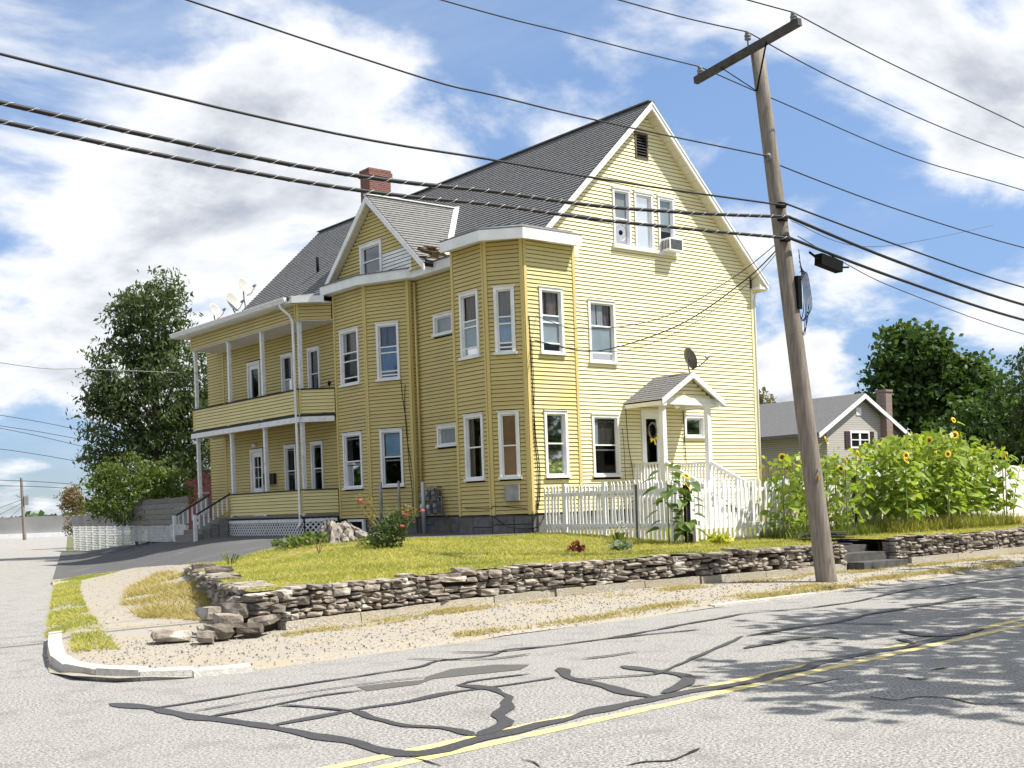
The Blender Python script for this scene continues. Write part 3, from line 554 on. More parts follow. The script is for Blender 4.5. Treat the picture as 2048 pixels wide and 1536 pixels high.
# foundation
b = MB(); f = [(18.66, 25.1), (18.66, 23.83), (19.27, 23.05), (20.9, 23.05), (20.9, 23.93), (29, 23.93), (29, 41.6), (19.5, 41.6), (19.5, 32), (19.22, 32), (19.22, 30.3), (19.84, 28.9), (20.05, 28.8), (20.05, 25.1)]
b.prism([(x, y, -1.7) for x, y in f], (0, 0, 1.7+Z0-.03)); fnd = b.obj('foundation', 'concrete', house)
def blocks(fr, spec, o0=-.03, o1=.02):
    for s0, s1, z0, z1 in spec:
        b = MB(); b.wbox(fr, s0+.012, s1-.012, z0+.01, z1-.012, o0, o1+R.uniform(-.012, .012)); b.obj('foundation_block', 'concrete', fnd)
for fr in (F1, F2, F3, RE, L1, L2):
    s = 0; z1 = Z0-.05
    while s < fr.L-.05:
        w = R.uniform(.5, .9); e = min(fr.L, s+w)
        if fr.L-e < .25: e = fr.L
        if fr is L1 and s < 1.5 and e > .4: blocks(fr, ((s, e, -.95, -.66),)) 
        elif R.random() < .5: m = -.5+R.uniform(-.06, .06); blocks(fr, ((s, e, -.95, m), (s, e, m, z1)))
        else: blocks(fr, ((s, e, -.95, z1),))
        s = e
b = MB(); b.wbox(L1, .48, 1.4, -.64, -.56, -.02, .06); b.wbox(L1, .48, 1.4, -.34, -.27, -.02, .06); b.wbox(L1, .48, .58, -.56, -.34, -.02, .06); b.wbox(L1, 1.3, 1.4, -.56, -.34, -.02, .06); bw = b.obj('basement_window', 'whitew', house)
b = MB(); b.wbox(L1, .58, 1.3, -.56, -.34, -.02, .03); b.obj('pane', 'black', bw)
# cornice over the bays
cp = [(18.83, 32.25), (18.86, 30.18), (19.55, 28.62), (19.68, 28.5), (19.68, 25.18), (20.3, 25.18), (20.3, 32.25)]
b = MB(); b.prism([(x, y, ZT) for x, y in cp], (0, 0, .26)); b.obj('cornice', 'white', house)
b = MB(); b.prism([(x+(.0 if x > 20 else -.03), y, ZT+.262) for x, y in cp], (0, 0, .03)); b.obj('bay_roof', 'shin', house)
po = [(18.24, 25.1), (18.24, 23.47), (18.98, 22.64), (20.95, 22.64)]; pi_ = [(18.62, 25.17), (18.62, 23.80), (19.24, 22.99), (20.96, 22.99)]
b = MB(); b2 = MB()
for k in range(3):
    o0, o1, i1, i0 = po[k], po[k+1], pi_[k+1], pi_[k]
    b.hexa([(*o0, 6.55), (*o1, 6.55), (*i1, ZT), (*i0, ZT)], [(*o0, 6.81), (*o1, 6.81), (*i1, 6.87), (*i0, 6.87)])
    b2.hexa([(*o0, 6.813), (*o1, 6.813), (*i1, 6.874), (*i0, 6.874)], [(*o0, 6.85), (*o1, 6.85), (*i1, 6.98), (*i0, 6.98)])
b.obj('bay_cornice', 'white', house); b2.prism([(18.63, 25.16, 6.876), (18.63, 23.81, 6.876), (19.25, 23.0, 6.876), (20.95, 23.0, 6.876), (20.95, 23.52, 6.876), (20.4, 23.84, 6.876), (20.4, 25.16, 6.876)], (0, 0, .13)); b2.obj('bay_roof', 'shin', house)
b = MB(); b.box(20.965, 21.16, 23.0, 23.85, ZT-.27, ZT-.003); b.obj('cornice_return', 'soffit', house)
# main roof
def rz(x): return RZ-PIT*abs(RX-x)
def slope(b, e0, e1, r0, r1, expo=.145, step=.03):
    e0, e1, r0, r1 = map(V, (e0, e1, r0, r1)); n = (e1-e0).cross(r0-e0).normalized()
    if n.z < 0: n = -n
    k = max(1, round((r0-e0).length/expo))
    for i in range(k):
        t, u = i/k, (i+1)/k; a, c = e0.lerp(r0, t)+n*step, e1.lerp(r1, t)+n*step; d, e = e1.lerp(r1, u)+n*.002, e0.lerp(r0, u)+n*.002
        b.add([a, c, d, e, a-n*step*1.2, c-n*step*1.2], [(0, 1, 2, 3), (0, 4, 5, 1)])
YA, YB = 23.53, 42.0; XL, XR = 20.06, 29.42
b = MB(); t = .10
for x in (XL, XR):
    b.hexa([(x, YA, rz(x)-t), (x, YB, rz(x)-t), (RX, YB, RZ-t), (RX, YA, RZ-t)], [(x, YA, rz(x)), (x, YB, rz(x)), (RX, YB, RZ), (RX, YA, RZ)])
roof = b.obj('roof', 'dark', house)
b = MB(); slope(b, (XL, YA-.02, rz(XL)), (XL, YB, rz(XL)), (RX, YA-.02, RZ), (RX, YB, RZ)); slope(b, (XR, YB, rz(XR)), (XR, YA-.02, rz(XR)), (RX, YB, RZ), (RX, YA-.02, RZ)); b.obj('shingles', 'shin', roof, fix=False, kind='stuff')
b = MB(); b.bar((RX, YA-.03, RZ+.01), (RX, YB, RZ+.01), .26, .03); b.obj('ridge_cap', 'shin', roof)
for x in (XL+.14, XR):
    b = MB(); w = .19; y0, y1 = YA-.035, YA+.02
    b.hexa([(x, y0, rz(x)-.02-w), (RX, y0, RZ-.02-w), (RX, y1, RZ-.02-w), (x, y1, rz(x)-.02-w)], [(x, y0, rz(x)-.012), (RX, y0, RZ-.012), (RX, y1, RZ-.012), (x, y1, rz(x)-.012)]); b.obj('rake_board', 'white', roof)
    b = MB(); b.hexa([(x, y0-.02, rz(x)-.075), (RX, y0-.02, RZ-.075), (RX, y0-.001, RZ-.075), (x, y0-.001, rz(x)-.075)], [(x, y0-.02, rz(x)-.014), (RX, y0-.02, RZ-.014), (RX, y0-.001, RZ-.014), (x, y0-.001, rz(x)-.014)]); b.obj('rake_trim', 'white', roof)
n = 23
for i in range(n):
    xa, xb = RX+(XR-.12-RX)*i/n, RX+(XR-.12-RX)*(i+.955)/n; b = MB(); d = .155
    b.hexa([(xa, YA+.02, rz(xa)-d-.02), (xb, YA+.02, rz(xb)-d-.02), (xb, Yf+.02, rz(xb)-d-.02), (xa, Yf+.02, rz(xa)-d-.02)], [(xa, YA+.02, rz(xa)-d), (xb, YA+.02, rz(xb)-d), (xb, Yf+.02, rz(xb)-d), (xa, Yf+.02, rz(xa)-d)]); b.obj('soffit_panel', 'soffit', roof)
b = MB(); xa, xb = RX-.02, XL+.2; d = .155
b.hexa([(xa, YA+.02, rz(xa)-d-.02), (xb, YA+.02, rz(xb)-d-.02), (xb, Yf+.02, rz(xb)-d-.02), (xa, Yf+.02, rz(xa)-d-.02)], [(xa, YA+.02, rz(xa)-d), (xb, YA+.02, rz(xb)-d), (xb, Yf+.02, rz(xb)-d), (xa, Yf+.02, rz(xa)-d)]); b.obj('soffit_panel', 'soffit', roof)
b = MB(); b.box(29.05, XR-.02, YA, 41.9, rz(XR)-.2, rz(XR)-.13); b.box(XR-.02, XR+.02, YA, 41.9, rz(XR)-.24, rz(XR)-.03); b.obj('eave_box', 'white', roof)
b = MB(); b.prism([(29.075, YA+.022, rz(XR)-.196), (XR-.025, YA+.022, rz(XR)-.196), (XR-.025, YA+.022, rz(XR)-.16), (29.075, YA+.022, rz(29.075)-.18)], (0, .36, 0)); b.obj('eave_return', 'soffit', roof)
BKG = MB(); BKG.add([(20, 41.7, ZT), (29.07, 41.7, ZT), (RX, 41.7, RZ-.15)], [(0, 1, 2)]); BKG.obj('rear_gable', 'yel', house, fix=False)
# cross-gable dormer
DY, DZ, DP, DX = 30.3, 9.35, .875, 19.38
def dz(y): return DZ-DP*abs(DY-y)
b = MB(); YL, YR = 33.2, 27.42
for y in (YL, YR): b.hexa([(DX, y, dz(y)-.1), (22.9, y, dz(y)-.1), (22.9, DY, DZ-.1), (DX, DY, DZ-.1)], [(DX, y, dz(y)), (22.9, y, dz(y)), (22.9, DY, DZ), (DX, DY, DZ)])
dr = b.obj('dormer_roof', 'dark', house)
b = MB(); slope(b, (DX-.02, YR, dz(YR)), (22.9, YR, dz(YR)), (DX-.02, DY, DZ), (22.9, DY, DZ), .15, .028); slope(b, (22.9, YL, dz(YL)), (DX-.02, YL, dz(YL)), (22.9, DY, DZ), (DX-.02, DY, DZ), .15, .028); b.obj('shingles', 'shinl', dr, fix=False, kind='stuff')
b = MB(); b.bar((DX-.03, DY, DZ+.02), (22.74, DY, DZ+.02), .22, .03); b.obj('ridge_cap', 'white', dr)
b = MB(); b.bar((22.72, DY-.02, DZ+.06), (20.35, 27.66, dz(27.66)+.1), .17, .04, (-.6, -.6, .5)); b.obj('valley_flashing', 'white', dr)
for y in (YL, YR):
    b = MB(); w = .2; x0, x1 = DX-.035, DX+.02
    b.hexa([(x0, y, dz(y)-.02-w), (x0, DY, DZ-.02-w), (x1, DY, DZ-.02-w), (x1, y, dz(y)-.02-w)], [(x0, y, dz(y)-.012), (x0, DY, DZ-.012), (x1, DY, DZ-.012), (x1, y, dz(y)-.012)]); b.obj('rake_board', 'white', dr)
n = 16
for i in range(n):
    ya, yb = DY+(YL-.1-DY)*i/n, DY+(YL-.1-DY)*(i+.95)/n; b = MB(); d = .16
    b.hexa([(DX+.02, ya, dz(ya)-d), (DX+.02, yb, dz(yb)-d), (DO.p.x+.02, yb, dz(yb)-d), (DO.p.x+.02, ya, dz(ya)-d)], [(DX+.02, ya, dz(ya)-d+.02), (DX+.02, yb, dz(yb)-d+.02), (DO.p.x+.02, yb, dz(yb)-d+.02), (DO.p.x+.02, ya, dz(ya)-d+.02)]); b.obj('soffit_panel', 'soffit', dr)
b = MB(); ya, yb = DY, YR+.1; d = .16
b.hexa([(DX+.02, ya, dz(ya)-d), (DX+.02, yb, dz(yb)-d), (DO.p.x+.02, yb, dz(yb)-d), (DO.p.x+.02, ya, dz(ya)-d)], [(DX+.02, ya, dz(ya)-d+.02), (DX+.02, yb, dz(yb)-d+.02), (DO.p.x+.02, yb, dz(yb)-d+.02), (DO.p.x+.02, ya, dz(ya)-d+.02)]); b.obj('soffit_panel', 'soffit', dr)
for i in range(26):                                     # curled shingles left in the valley
    x, y = R.uniform(19.5, 20.3), R.uniform(26.6, 28.1); z = max(dz(y) if y > YR else 0, rz(x), 6.93)+R.uniform(.01, .07); b = MB(); a = R.random()*3
    d = V((math.cos(a), math.sin(a), R.uniform(-.2, .5)))*R.uniform(.12, .2); e = V((-math.sin(a), math.cos(a), R.uniform(-.2, .3)))*.1; c = V((x, y, z))
    b.prism([c-d-e, c+d-e, c+d+e, c-d+e], (0, 0, .012)); b.obj('curled_shingle', 'shinb', dr)
# chimney
b = MB(); b.box(22.1, 22.95, 34.3, 34.88, 8.3, 11.3); ch = b.obj('chimney', 'brick', house)
b = MB(); b.box(22.05, 23.0, 34.25, 34.93, 11.3, 11.45); b.box(22.08, 22.97, 34.28, 34.9, 11.45, 11.55); b.obj('chimney_cap', 'brick', ch)
b = MB(); b.tube([(21.9, 37.6, rz(21.9)-.1), (21.9, 37.6, rz(21.9)+.55)], .05, 10); b.obj('vent_pipe', 'black', house, smooth=True)
# side porch
b = MB(); b.prism([(18.22, 40.55, 0-.14), (18.22, 32.86, -.14), (19.2, 32.05, -.14), (19.44, 32.06, -.14), (19.44, 40.55, -.14)], (0, 0, .06)); porch = b.obj('porch', 'grey', house)
b = MB(); b.prism([(18.24, 40.6, 2.945), (18.24, 32.84, 2.945), (19.14, 32.06, 2.945), (19.44, 32.06, 2.945), (19.44, 40.6, 2.945)], (0, 0, .075)); b.obj('upper_floor', 'dark', porch)
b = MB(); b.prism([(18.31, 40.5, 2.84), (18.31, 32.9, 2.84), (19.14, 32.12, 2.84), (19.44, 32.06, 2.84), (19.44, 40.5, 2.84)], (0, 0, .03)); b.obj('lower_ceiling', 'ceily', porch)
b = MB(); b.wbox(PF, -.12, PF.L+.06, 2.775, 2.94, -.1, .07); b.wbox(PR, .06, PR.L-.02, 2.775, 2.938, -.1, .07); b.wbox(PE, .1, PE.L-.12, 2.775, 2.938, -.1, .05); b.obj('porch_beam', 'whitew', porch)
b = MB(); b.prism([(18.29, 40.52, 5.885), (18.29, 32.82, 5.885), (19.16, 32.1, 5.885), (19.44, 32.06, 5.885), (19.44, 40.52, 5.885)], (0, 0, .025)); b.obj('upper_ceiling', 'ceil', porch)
for fr, s in ((PF, 0), (PF, 1), (PR, 0), (PE, 1)):
    b = MB(); b.wbox(fr, 0 if not s else fr.L-.07, .07 if not s else fr.L, 5.88, 6.4, -.05, .034 if fr is PF else .03); b.obj('corner_trim', 'trimy', porch)
    b = MB(); b.wbox(fr, 0 if not s else fr.L-.06, .06 if not s else fr.L, 3.04, 3.78, -.05, .034 if fr is PF else .03); b.obj('corner_trim', 'trimy', porch)
for fr in (PF, PR, PE):
    b = MB(); b.wbox(fr, -.03 if fr is PF else .05, fr.L+(.03 if fr is PF else 0), 3.781, 3.81, -.1, .05); b.obj('rail_cap', 'dark', porch)
    b = MB(); b.wbox(fr, 0, fr.L, 3.05, 3.77, -.09, -.02); b.obj('rail_back', 'yel', porch)
for fr in (PL, PR):
    b = MB(); b.wbox(fr, -.03 if fr is PL else .05, fr.L+(.03 if fr is PL else 0), .681, .71, -.1, .05); b.obj('rail_cap', 'dark', porch)
    b = MB(); b.wbox(fr, 0, fr.L, -.03, .67, -.09, -.02); b.obj('rail_back', 'yel', porch)
b = MB(); b.wbox(PL, PL.L-.03, PL.L+.03, -.05, .68, -.05, .034); b.obj('corner_trim', 'trimy', porch)
py = [40.38, 37.72, 35.3, 32.86]
for y in py:
    for z0, z1 in ((-.1, 2.775), (3.02, 5.885)):
        b = MB(); lx = R.uniform(-.012, .012); b.hexa([(18.34, y-.055, z0), (18.45, y-.055, z0), (18.45, y+.055, z0), (18.34, y+.055, z0)], [(18.34+lx, y-.055, z1), (18.45+lx, y-.055, z1), (18.45+lx, y+.055, z1), (18.34+lx, y+.055, z1)])
        b.box(18.325, 18.465, y-.07, y+.07, z1-.05, z1-.003); b.obj('porch_post', 'whitew', porch)
    b = MB(); b.box(18.27, 18.36, y-.08, y+.08, -.12, -.03); b.obj('rail_foot', 'whitew', porch); b = MB(); b.box(18.27, 18.34, y-.06, y+.06, 2.96, 3.045); b.obj('rail_foot', 'whitew', porch)
for i in range(14):
    y = 33.2+i*.53; b = MB(); b.box(18.3, 18.36, y-.12*R.random(), y+.12, 2.96, 3.03); b.obj('joist_end', 'grey', porch)
b = MB(); b.wbox(PL, 0, PL.L, -.2, -.13, -.1, .0); b.wbox(PR, 0, PR.L, -.2, -.13, -.1, .0); b.obj('rim_board', 'dark', porch)
def lattice(fr, s0, s1, z0, z1, parent, m='whitew', st=.115, w=.032, o=.01, top=.12):
    b = MB(); H = z1-z0; k = 0; s = s0-H
    while s < s1:
        for sg in (1, -1):
            a, c = (s, s+H) if sg > 0 else (s+H, s); za, zc = z0, z1; A = fr.pt(a, za, o+.006*sg); C = fr.pt(c, zc, o+.006*sg)
            def cut(lim, lo):
                pass
            t0, t1 = 0, 1; d = c-a
            for lim, lower in ((s0, True), (s1, False)):
                t = (lim-a)/d
                if (d > 0) == lower: t0 = max(t0, t)
                else: t1 = min(t1, t)
            if t1-t0 > .03: b.bar(A.lerp(C, t0), A.lerp(C, t1), .008, w, fr.n.cross((C-A).normalized()))
        s += st
    return b.obj('lattice', m, parent, kind='stuff')
def skirt(fr, s0, s1, z0, z1, parent):
    lattice(fr, s0, s1, z0, z1, parent, st=.17, w=.042); b = MB(); b.wbox(fr, s0, s1, z1-.1, z1, .022, .04); b.obj('lattice_board', 'whitew', parent)
    b = MB(); b.wbox(fr, s0, s1, z0-.2, z1, -.06, -.03); b.obj('skirt_back', 'dark', parent)
skirt(PL, -2.7, PL.L+.02, -.74, -.2, porch); skirt(PR, .05, PR.L-.05, -.74, -.2, porch)
# porch eave and gutter
b = MB(); b.prism([(17.98, 41.2, 6.40), (17.98, 32.7, 6.40), (18.85, 32.15, 6.40), (19.5, 32.15, 6.40), (19.5, 41.2, 6.40)], (0, 0, .07)); b.obj('eave_soffit', 'white', porch)
b = MB(); b.prism([(17.95, 41.25, 6.57), (17.95, 32.66, 6.57), (18.8, 32.2, 6.57), (20.4, 32.2, 6.99), (20.4, 41.25, 6.99)], (0, 0, .025)); b.obj('porch_roof', 'shin', porch)
G = [(17.96, 6.42), (17.9, 6.43), (17.86, 6.5), (17.83, 6.56), (17.84, 6.575), (17.97, 6.575)]
b = MB(); b.prism([(x, 41.3, z) for x, z in G], (0, -8.55, 0)); b.obj('gutter', 'white', porch)
b = MB(); b.prism([(18.02, 32.75, 6.4), (18.02, 32.58, 6.4), (18.8, 31.98, 6.4), (18.86, 32.2, 6.4)], (0, 0, .2)); b.obj('eave_return', 'white', porch)
b = MB(); b.tube([(17.92, 33.15, 6.45), (17.93, 33.1, 6.3), (18.14, 32.98, 6.1), (18.22, 32.93, 5.9), (18.23, 32.93, 3), (18.24, 32.93, -.35), (18.15, 32.9, -.48)], .042, 10); b.obj('downspout', 'white', porch, smooth=True)
b = MB(); b.tube([(29.36, 23.75, 6.42), (29.3, 23.78, 6.3), (29.15, 23.82, 6.18), (29.13, 23.83, 6.0), (29.13, 23.83, 2), (29.13, 23.83, -.6)], .035, 10); b.obj('downspout', 'soffit', house, smooth=True)
b = MB(); b.tube([(19.9, 28.72, 6.55), (19.9, 28.72, -.3)], .035, 8); b.obj('downspout', 'trimy', house, smooth=True)
# side stairs of the porch, going down towards the street
for i in range(4):
    b = MB(); b.box(17.0+i*.3-.02, 17.3+i*.3+(.02 if i == 3 else 0), 37.9, 39.4, -.9, -.62+i*.165); b.obj('step', 'grey', porch)
for y in (37.82, 39.48):
    b = MB(); b.bar((18.3, y, .72), (17.0, y, .02), .06, .05); b.obj('stair_rail', 'dark', porch)
    b = MB(); b.box(16.95, 17.05, y-.05, y+.05, -.85, .05); b.obj('newel_post', 'whitew', porch)
    for i in range(7): x = 17.15+i*.17; b = MB(); b.box(x-.02, x+.02, y-.02, y+.02, -.45+(x-17)*.54-.05, .02+(x-17)*.54); b.obj('baluster', 'whitew', porch)
b = MB(); b.wbox(PF, .05, .95, -.03, .66, -.05, .0); b.obj('porch_panel', 'grey', porch)
# entry porch on the gable wall
b = MB(); b.box(23.55, 25.75, 22.55, Yf-.01, -.02, .06); ent = b.obj('entry_porch', 'whitew', house)
b = MB(); b.box(23.6, 25.7, 22.6, Yf-.01, -.8, -.03); b.obj('deck_skirt', 'whitew', ent)
ex = 24.68; ez = 3.46; ep = .60
def ezf(x): return ez-ep*abs(x-ex)
for x in (23.42, 25.94):
    b = MB(); b.hexa([(x, 22.42, ezf(x)-.06), (ex, 22.42, ez-.06), (ex, Yf, ez-.06), (x, Yf, ezf(x)-.06)], [(x, 22.42, ezf(x)), (ex, 22.42, ez), (ex, Yf, ez), (x, Yf, ezf(x))]); b.obj('entry_roof', 'white', ent)
    b = MB(); slope(b, (x, 22.4, ezf(x)), (x, Yf-.03, ezf(x)), (ex, 22.4, ez), (ex, Yf-.03, ez), .13, .014); b.obj('shingles', 'shin', ent, fix=False, kind='stuff')
    b = MB(); b.hexa([(x, 22.38, ezf(x)-.16), (ex, 22.38, ez-.16), (ex, 22.42, ez-.16), (x, 22.42, ezf(x)-.16)], [(x, 22.38, ezf(x)-.005), (ex, 22.38, ez-.005), (ex, 22.42, ez-.005), (x, 22.42, ezf(x)-.005)]); b.obj('rake_board', 'white', ent)
    x2 = x+(.04 if x < ex else -.04); b = MB(); b.box(min(x, x2), max(x, x2), 22.4, Yf-.03, ezf(x)-.17, ezf(x)-.02); b.obj('fascia', 'white', ent)
    b = MB(); sx = 1 if x < ex else -1; b.box(min(x+.044*sx, x+.2*sx), max(x+.044*sx, x+.2*sx), 22.424, 22.6, ezf(x)-.185, ezf(x)-.05); b.obj('eave_return', 'white', ent)
b = MB(); b.box(23.6, 25.74, 22.56, 22.68, 2.57, 2.76); b.box(23.6, 23.72, 22.68, Yf-.03, 2.57, 2.73); b.box(25.62, 25.74, 22.68, Yf-.03, 2.57, 2.73); b.obj('entry_beam', 'white', ent)
b = MB(); b.box(23.62, 25.7, 22.66, Yf-.03, 2.74, 2.755); b.obj('entry_ceiling', 'soffit', ent)
for x in (23.7, 25.5):
    b = MB(); b.box(x-.07, x+.07, 22.6, 22.74, .06, 2.57); b.obj('entry_post', 'white', ent)
for y in (22.68,): pass
for x in (23.66, 25.6):
    b = MB(); b.box(x-.04, x+.04, 22.74, Yf-.03, .96, 1.02); b.obj('entry_rail', 'whitew', ent); b = MB(); b.box(x-.025, x+.025, 22.74, Yf-.03, .14, .2); b.obj('entry_rail', 'whitew', ent)
    for i in range(9): y = 22.84+i*.115; b = MB(); b.box(x-.02, x+.02, y-.022, y+.022, .2, .96); b.obj('baluster', 'whitew', ent)
for i in range(4):
    b = MB(); b.box(23.65, 25.55, 22.55-(i+1)*.28, 22.55-i*.28, -.95, -.1-i*.165); b.obj('step', 'whitew', ent)
for x in (23.7, 25.5):
    b = MB(); b.bar((x, 22.6, .98), (x, 21.2, .28), .08, .09); b.bar((x, 22.6, .16), (x, 21.2, -.54), .05, .06); b.obj('stair_rail', 'white', ent)
    b = MB(); b.box(x-.05, x+.05, 21.12, 21.22, -.85, .4); b.obj('newel_post', 'white', ent)
    for i in range(10): y = 22.5-i*.128; k = (22.6-y)*.5; b = MB(); b.box(x-.02, x+.02, y-.02, y+.02, .16-k, .98-k); b.obj('baluster', 'whitew', ent)
b = MB(); b.lathe((24.95, 23.3, 2.735), [(.02, 0), (.03, -.05), (.08, -.09), (.1, -.15), (.05, -.2)], 12); b.obj('porch_lamp', 'vinyl', ent, smooth=True)
b = MB(); b.lathe(PW.pt(2.35, 2.36, .06), [(.03, -.05), (.09, -.02), (.1, .06), (.05, .1)], 12); b.obj('porch_lamp', 'vinyl', porch, smooth=True)
# inner floors keep the rooms dark
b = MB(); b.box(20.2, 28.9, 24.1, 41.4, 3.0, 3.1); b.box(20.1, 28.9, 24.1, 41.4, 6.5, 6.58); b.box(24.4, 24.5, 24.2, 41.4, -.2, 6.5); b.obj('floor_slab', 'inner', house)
# ================================================================ dry stone walls
def stone_mesh(seed):
    r = random.Random(seed); bm = bmesh.new(); bmesh.ops.create_cube(bm, size=2); bmesh.ops.subdivide_edges(bm, edges=bm.edges[:], cuts=1, use_grid_fill=True)
    for v in bm.verts:
        p = v.co.copy(); k = sum(abs(x)**5 for x in p)**(1/5); v.co = p/k*1.06
        v.co += V((r.uniform(-.16, .16), r.uniform(-.16, .16), r.uniform(-.15, .15)))
    me = bpy.data.meshes.new('stone'); bm.to_mesh(me); bm.free(); me.materials.append(MT['stone']); return me
STONES = [stone_mesh(i) for i in range(14)]
def path(pts):
    P = [V((*p, 0)) for p in pts]; Ls = [0]
    for i in range(len(P)-1): Ls.append(Ls[-1]+(P[i+1]-P[i]).length)
    def at(s):
        for i in range(len(P)-1):
            if s <= Ls[i+1] or i == len(P)-2:
                t = (s-Ls[i])/(Ls[i+1]-Ls[i]); d = (P[i+1]-P[i]).normalized(); return P[i].lerp(P[i+1], t), d
    return at, Ls[-1]
def stonewall(name, label, pts, base, top, granite=True, side=-1, depth=.34, limit=297, seed=1, cap=True, hmul=1.0):
    r = random.Random(seed); at, Lw = path(pts); t0 = thing(name, (pts[0][0], pts[0][1], base(0)), label, 'stone wall'); made = []
    g = .13 if granite else 0
    if granite:
        s = .5
        while s < Lw:
            w = min(r.uniform(1.1, 2.1), Lw-s)
            p, d = at(s+w/2); n = V((d.y, -d.x, 0)); b = MB(); f = .05+r.uniform(-.015, .02); zt = base(s)+g+r.uniform(-.02, .012); a = p-d*(w/2-.008); c = p+d*(w/2-.008); zb = base(s)-.08
            q = [a+n*f, c+n*f, c-n*.25, a-n*.25]; b.hexa([x+V((0, 0, zb)) for x in q], [x+V((0, 0, zt)) for x in [a+n*(f-.02), c+n*(f-.02), c-n*.25, a-n*.25]]); b.obj('granite_block', 'granite', t0); s += w
    ds = .02; n = int(Lw/ds); h = [base(i*ds)+g for i in range(n)]; guard = 0
    while guard < 4000:
        guard += 1
        i = min(range(n), key=lambda k: h[k]-top(k*ds)); z = h[i]
        if z > top(i*ds)-.02: break
        j = i
        while j > 0 and abs(h[j-1]-z) < .022: j -= 1
        e = i
        while e < n-1 and abs(h[e+1]-z) < .022: e += 1
        run = (e-j+1)*ds; left = top(i*ds)-z
        w = min(run, r.choice((r.uniform(.12, .22), r.uniform(.2, .34), r.uniform(.3, .5))))
        if run-w < .09: w = run
        hh = min(left, r.choice((r.uniform(.035, .06), r.uniform(.05, .085), r.uniform(.07, .115)))*hmul*(1.1 if w > .25 else 1))
        if left-hh < .028: hh = left
        k0 = j if r.random() < .5 or w == run else max(j, e-int(w/ds)+1); k1 = min(n-1, k0+max(1, int(round(w/ds)))-1)
        made.append(((k0+(k1-k0+1)/2)*ds, (k1-k0+1)*ds, max(h[k0:k1+1]), hh))
        for k in range(k0, k1+1): h[k] = max(h[k0:k1+1])+hh if False else z+hh
    made.sort(key=lambda q: -q[1]*q[3]); rest = MB()
    for idx, (s, w, z, hh) in enumerate(made):
        p, d = at(s); n_ = V((d.y, -d.x, 0)); dp = depth*r.uniform(.8, 1.15); c = p-n_*(dp/2-r.uniform(-.02, .06))+V((0, 0, z+hh/2))
        m = Matrix.Translation(c) @ Matrix.Rotation(math.atan2(d.y, d.x)+r.uniform(-.05, .05), 4, 'Z') @ Matrix.Rotation(r.uniform(-.05, .05), 4, 'Y') @ Matrix.Diagonal((w*.475, dp/2, hh*.46, 1)) @ Matrix.Rotation(r.choice((0, math.pi)), 4, 'Z')
        me = r.choice(STONES)
        if idx < limit: link('stone', me, None, t0, m)
        else: rest.add([m @ v.co for v in me.vertices], [tuple(p.vertices) for p in me.polygons])
    if rest.v: rest.obj('stones', 'stone', t0, kind='stuff')
    k = 24; b = MB()
    for i in range(k+1):
        p, d = at(Lw*i/k*.999); n_ = V((d.y, -d.x, 0)); a, c = p-n_*.16, p-n_*.40; zt = top(Lw*i/k)-.05; zb = base(Lw*i/k)-.1
        b.v += [tuple(a+V((0, 0, zb))), tuple(a+V((0, 0, zt))), tuple(c+V((0, 0, zt))), tuple(c+V((0, 0, zb)))]
    for i in range(k):
        for q in range(3): b.f.append((4*i+q, 4*i+4+q, 4*i+5+q, 4*i+1+q))
    b.obj('earth_core', 'soil', t0)
    return t0
MW = [(7.03, 13.92), (7.85, 14.16), (8.80, 14.35), (10.72, 14.83), (12.44, 14.93), (14.83, 14.79), (16.75, 14.55), (18.57, 14.40), (20.05, 14.35)]
stonewall('stone_wall', 'long low dry-stone retaining wall on granite footing along the lawn edge', MW, lambda s: -1.535, lambda s: -1.005+.02*math.sin(s*1.3)-.07*max(0, 1-s), seed=3)
stonewall('stone_wall', 'dry-stone retaining wall on granite footing below the big sunflower clump', [(21.68, 14.31), (23.93, 14.26), (27.27, 14.21), (31.58, 14.21), (36.37, 14.26)], lambda s: -1.535, lambda s: -.995+.02*math.sin(s*1.7), seed=5, limit=280)
stonewall('stone_wall', 'short stub of dry-stone wall sinking into the grass at the left of the lawn', [(10.25, 23.4), (9.35, 20.9), (8.3, 17.9), (7.05, 14.5)], lambda s: min(zver(10.25-.35*s, 23.4-.94*s)-.03, -1.12), lambda s: -.98-.03*ss(1-s/2.5)-.02*math.sin(s*2), granite=False, seed=9, hmul=1.2, depth=.5)
for i, (x, y, z, w, d, h) in enumerate(((6.75, 14.42, -1.5, .16, .2, .13), (6.95, 14.55, -1.38, .2, .2, .12), (7.15, 14.35, -1.5, .2, .16, .1), (7.35, 14.42, -1.42, .16, .18, .09), (7.15, 14.75, -1.28, .17, .15, .14), (6.95, 14.8, -1.5, .3, .25, .15), (7.05, 15.2, -1.33, .22, .2, .12), (6.25, 14.75, -1.52, .26, .2, .09), (6.5, 14.25, -1.53, .14, .12, .1))):
    lb = ['square pale stone', 'flat pale stone topping the heap', 'long flat stone', 'small flat grey stone', 'block-shaped stone tucked under the wall end', 'broad low boulder', 'rounded stone wedged in the wall gap', 'broad flat stone alone', 'outermost small tilted stone'][i]
    st = link('loose_stone', STONES[i], None, None, Matrix.Translation((x*.957, y*.957, (z+h*.1)*.957)) @ Matrix.Rotation(i*1.3, 4, 'Z') @ Matrix.Rotation(R.uniform(-.2, .2), 4, 'X') @ Matrix.Diagonal((w*.85, d*.85, h*.66, 1))); tag(st, lb+' fallen at the corner of the stone wall', 'stone', 'stones fallen at the wall corner')
st = thing('stone_steps', (20.9, 14.9, -1.5), 'dark slab steps in shade in the gap between the two stone walls', 'steps')
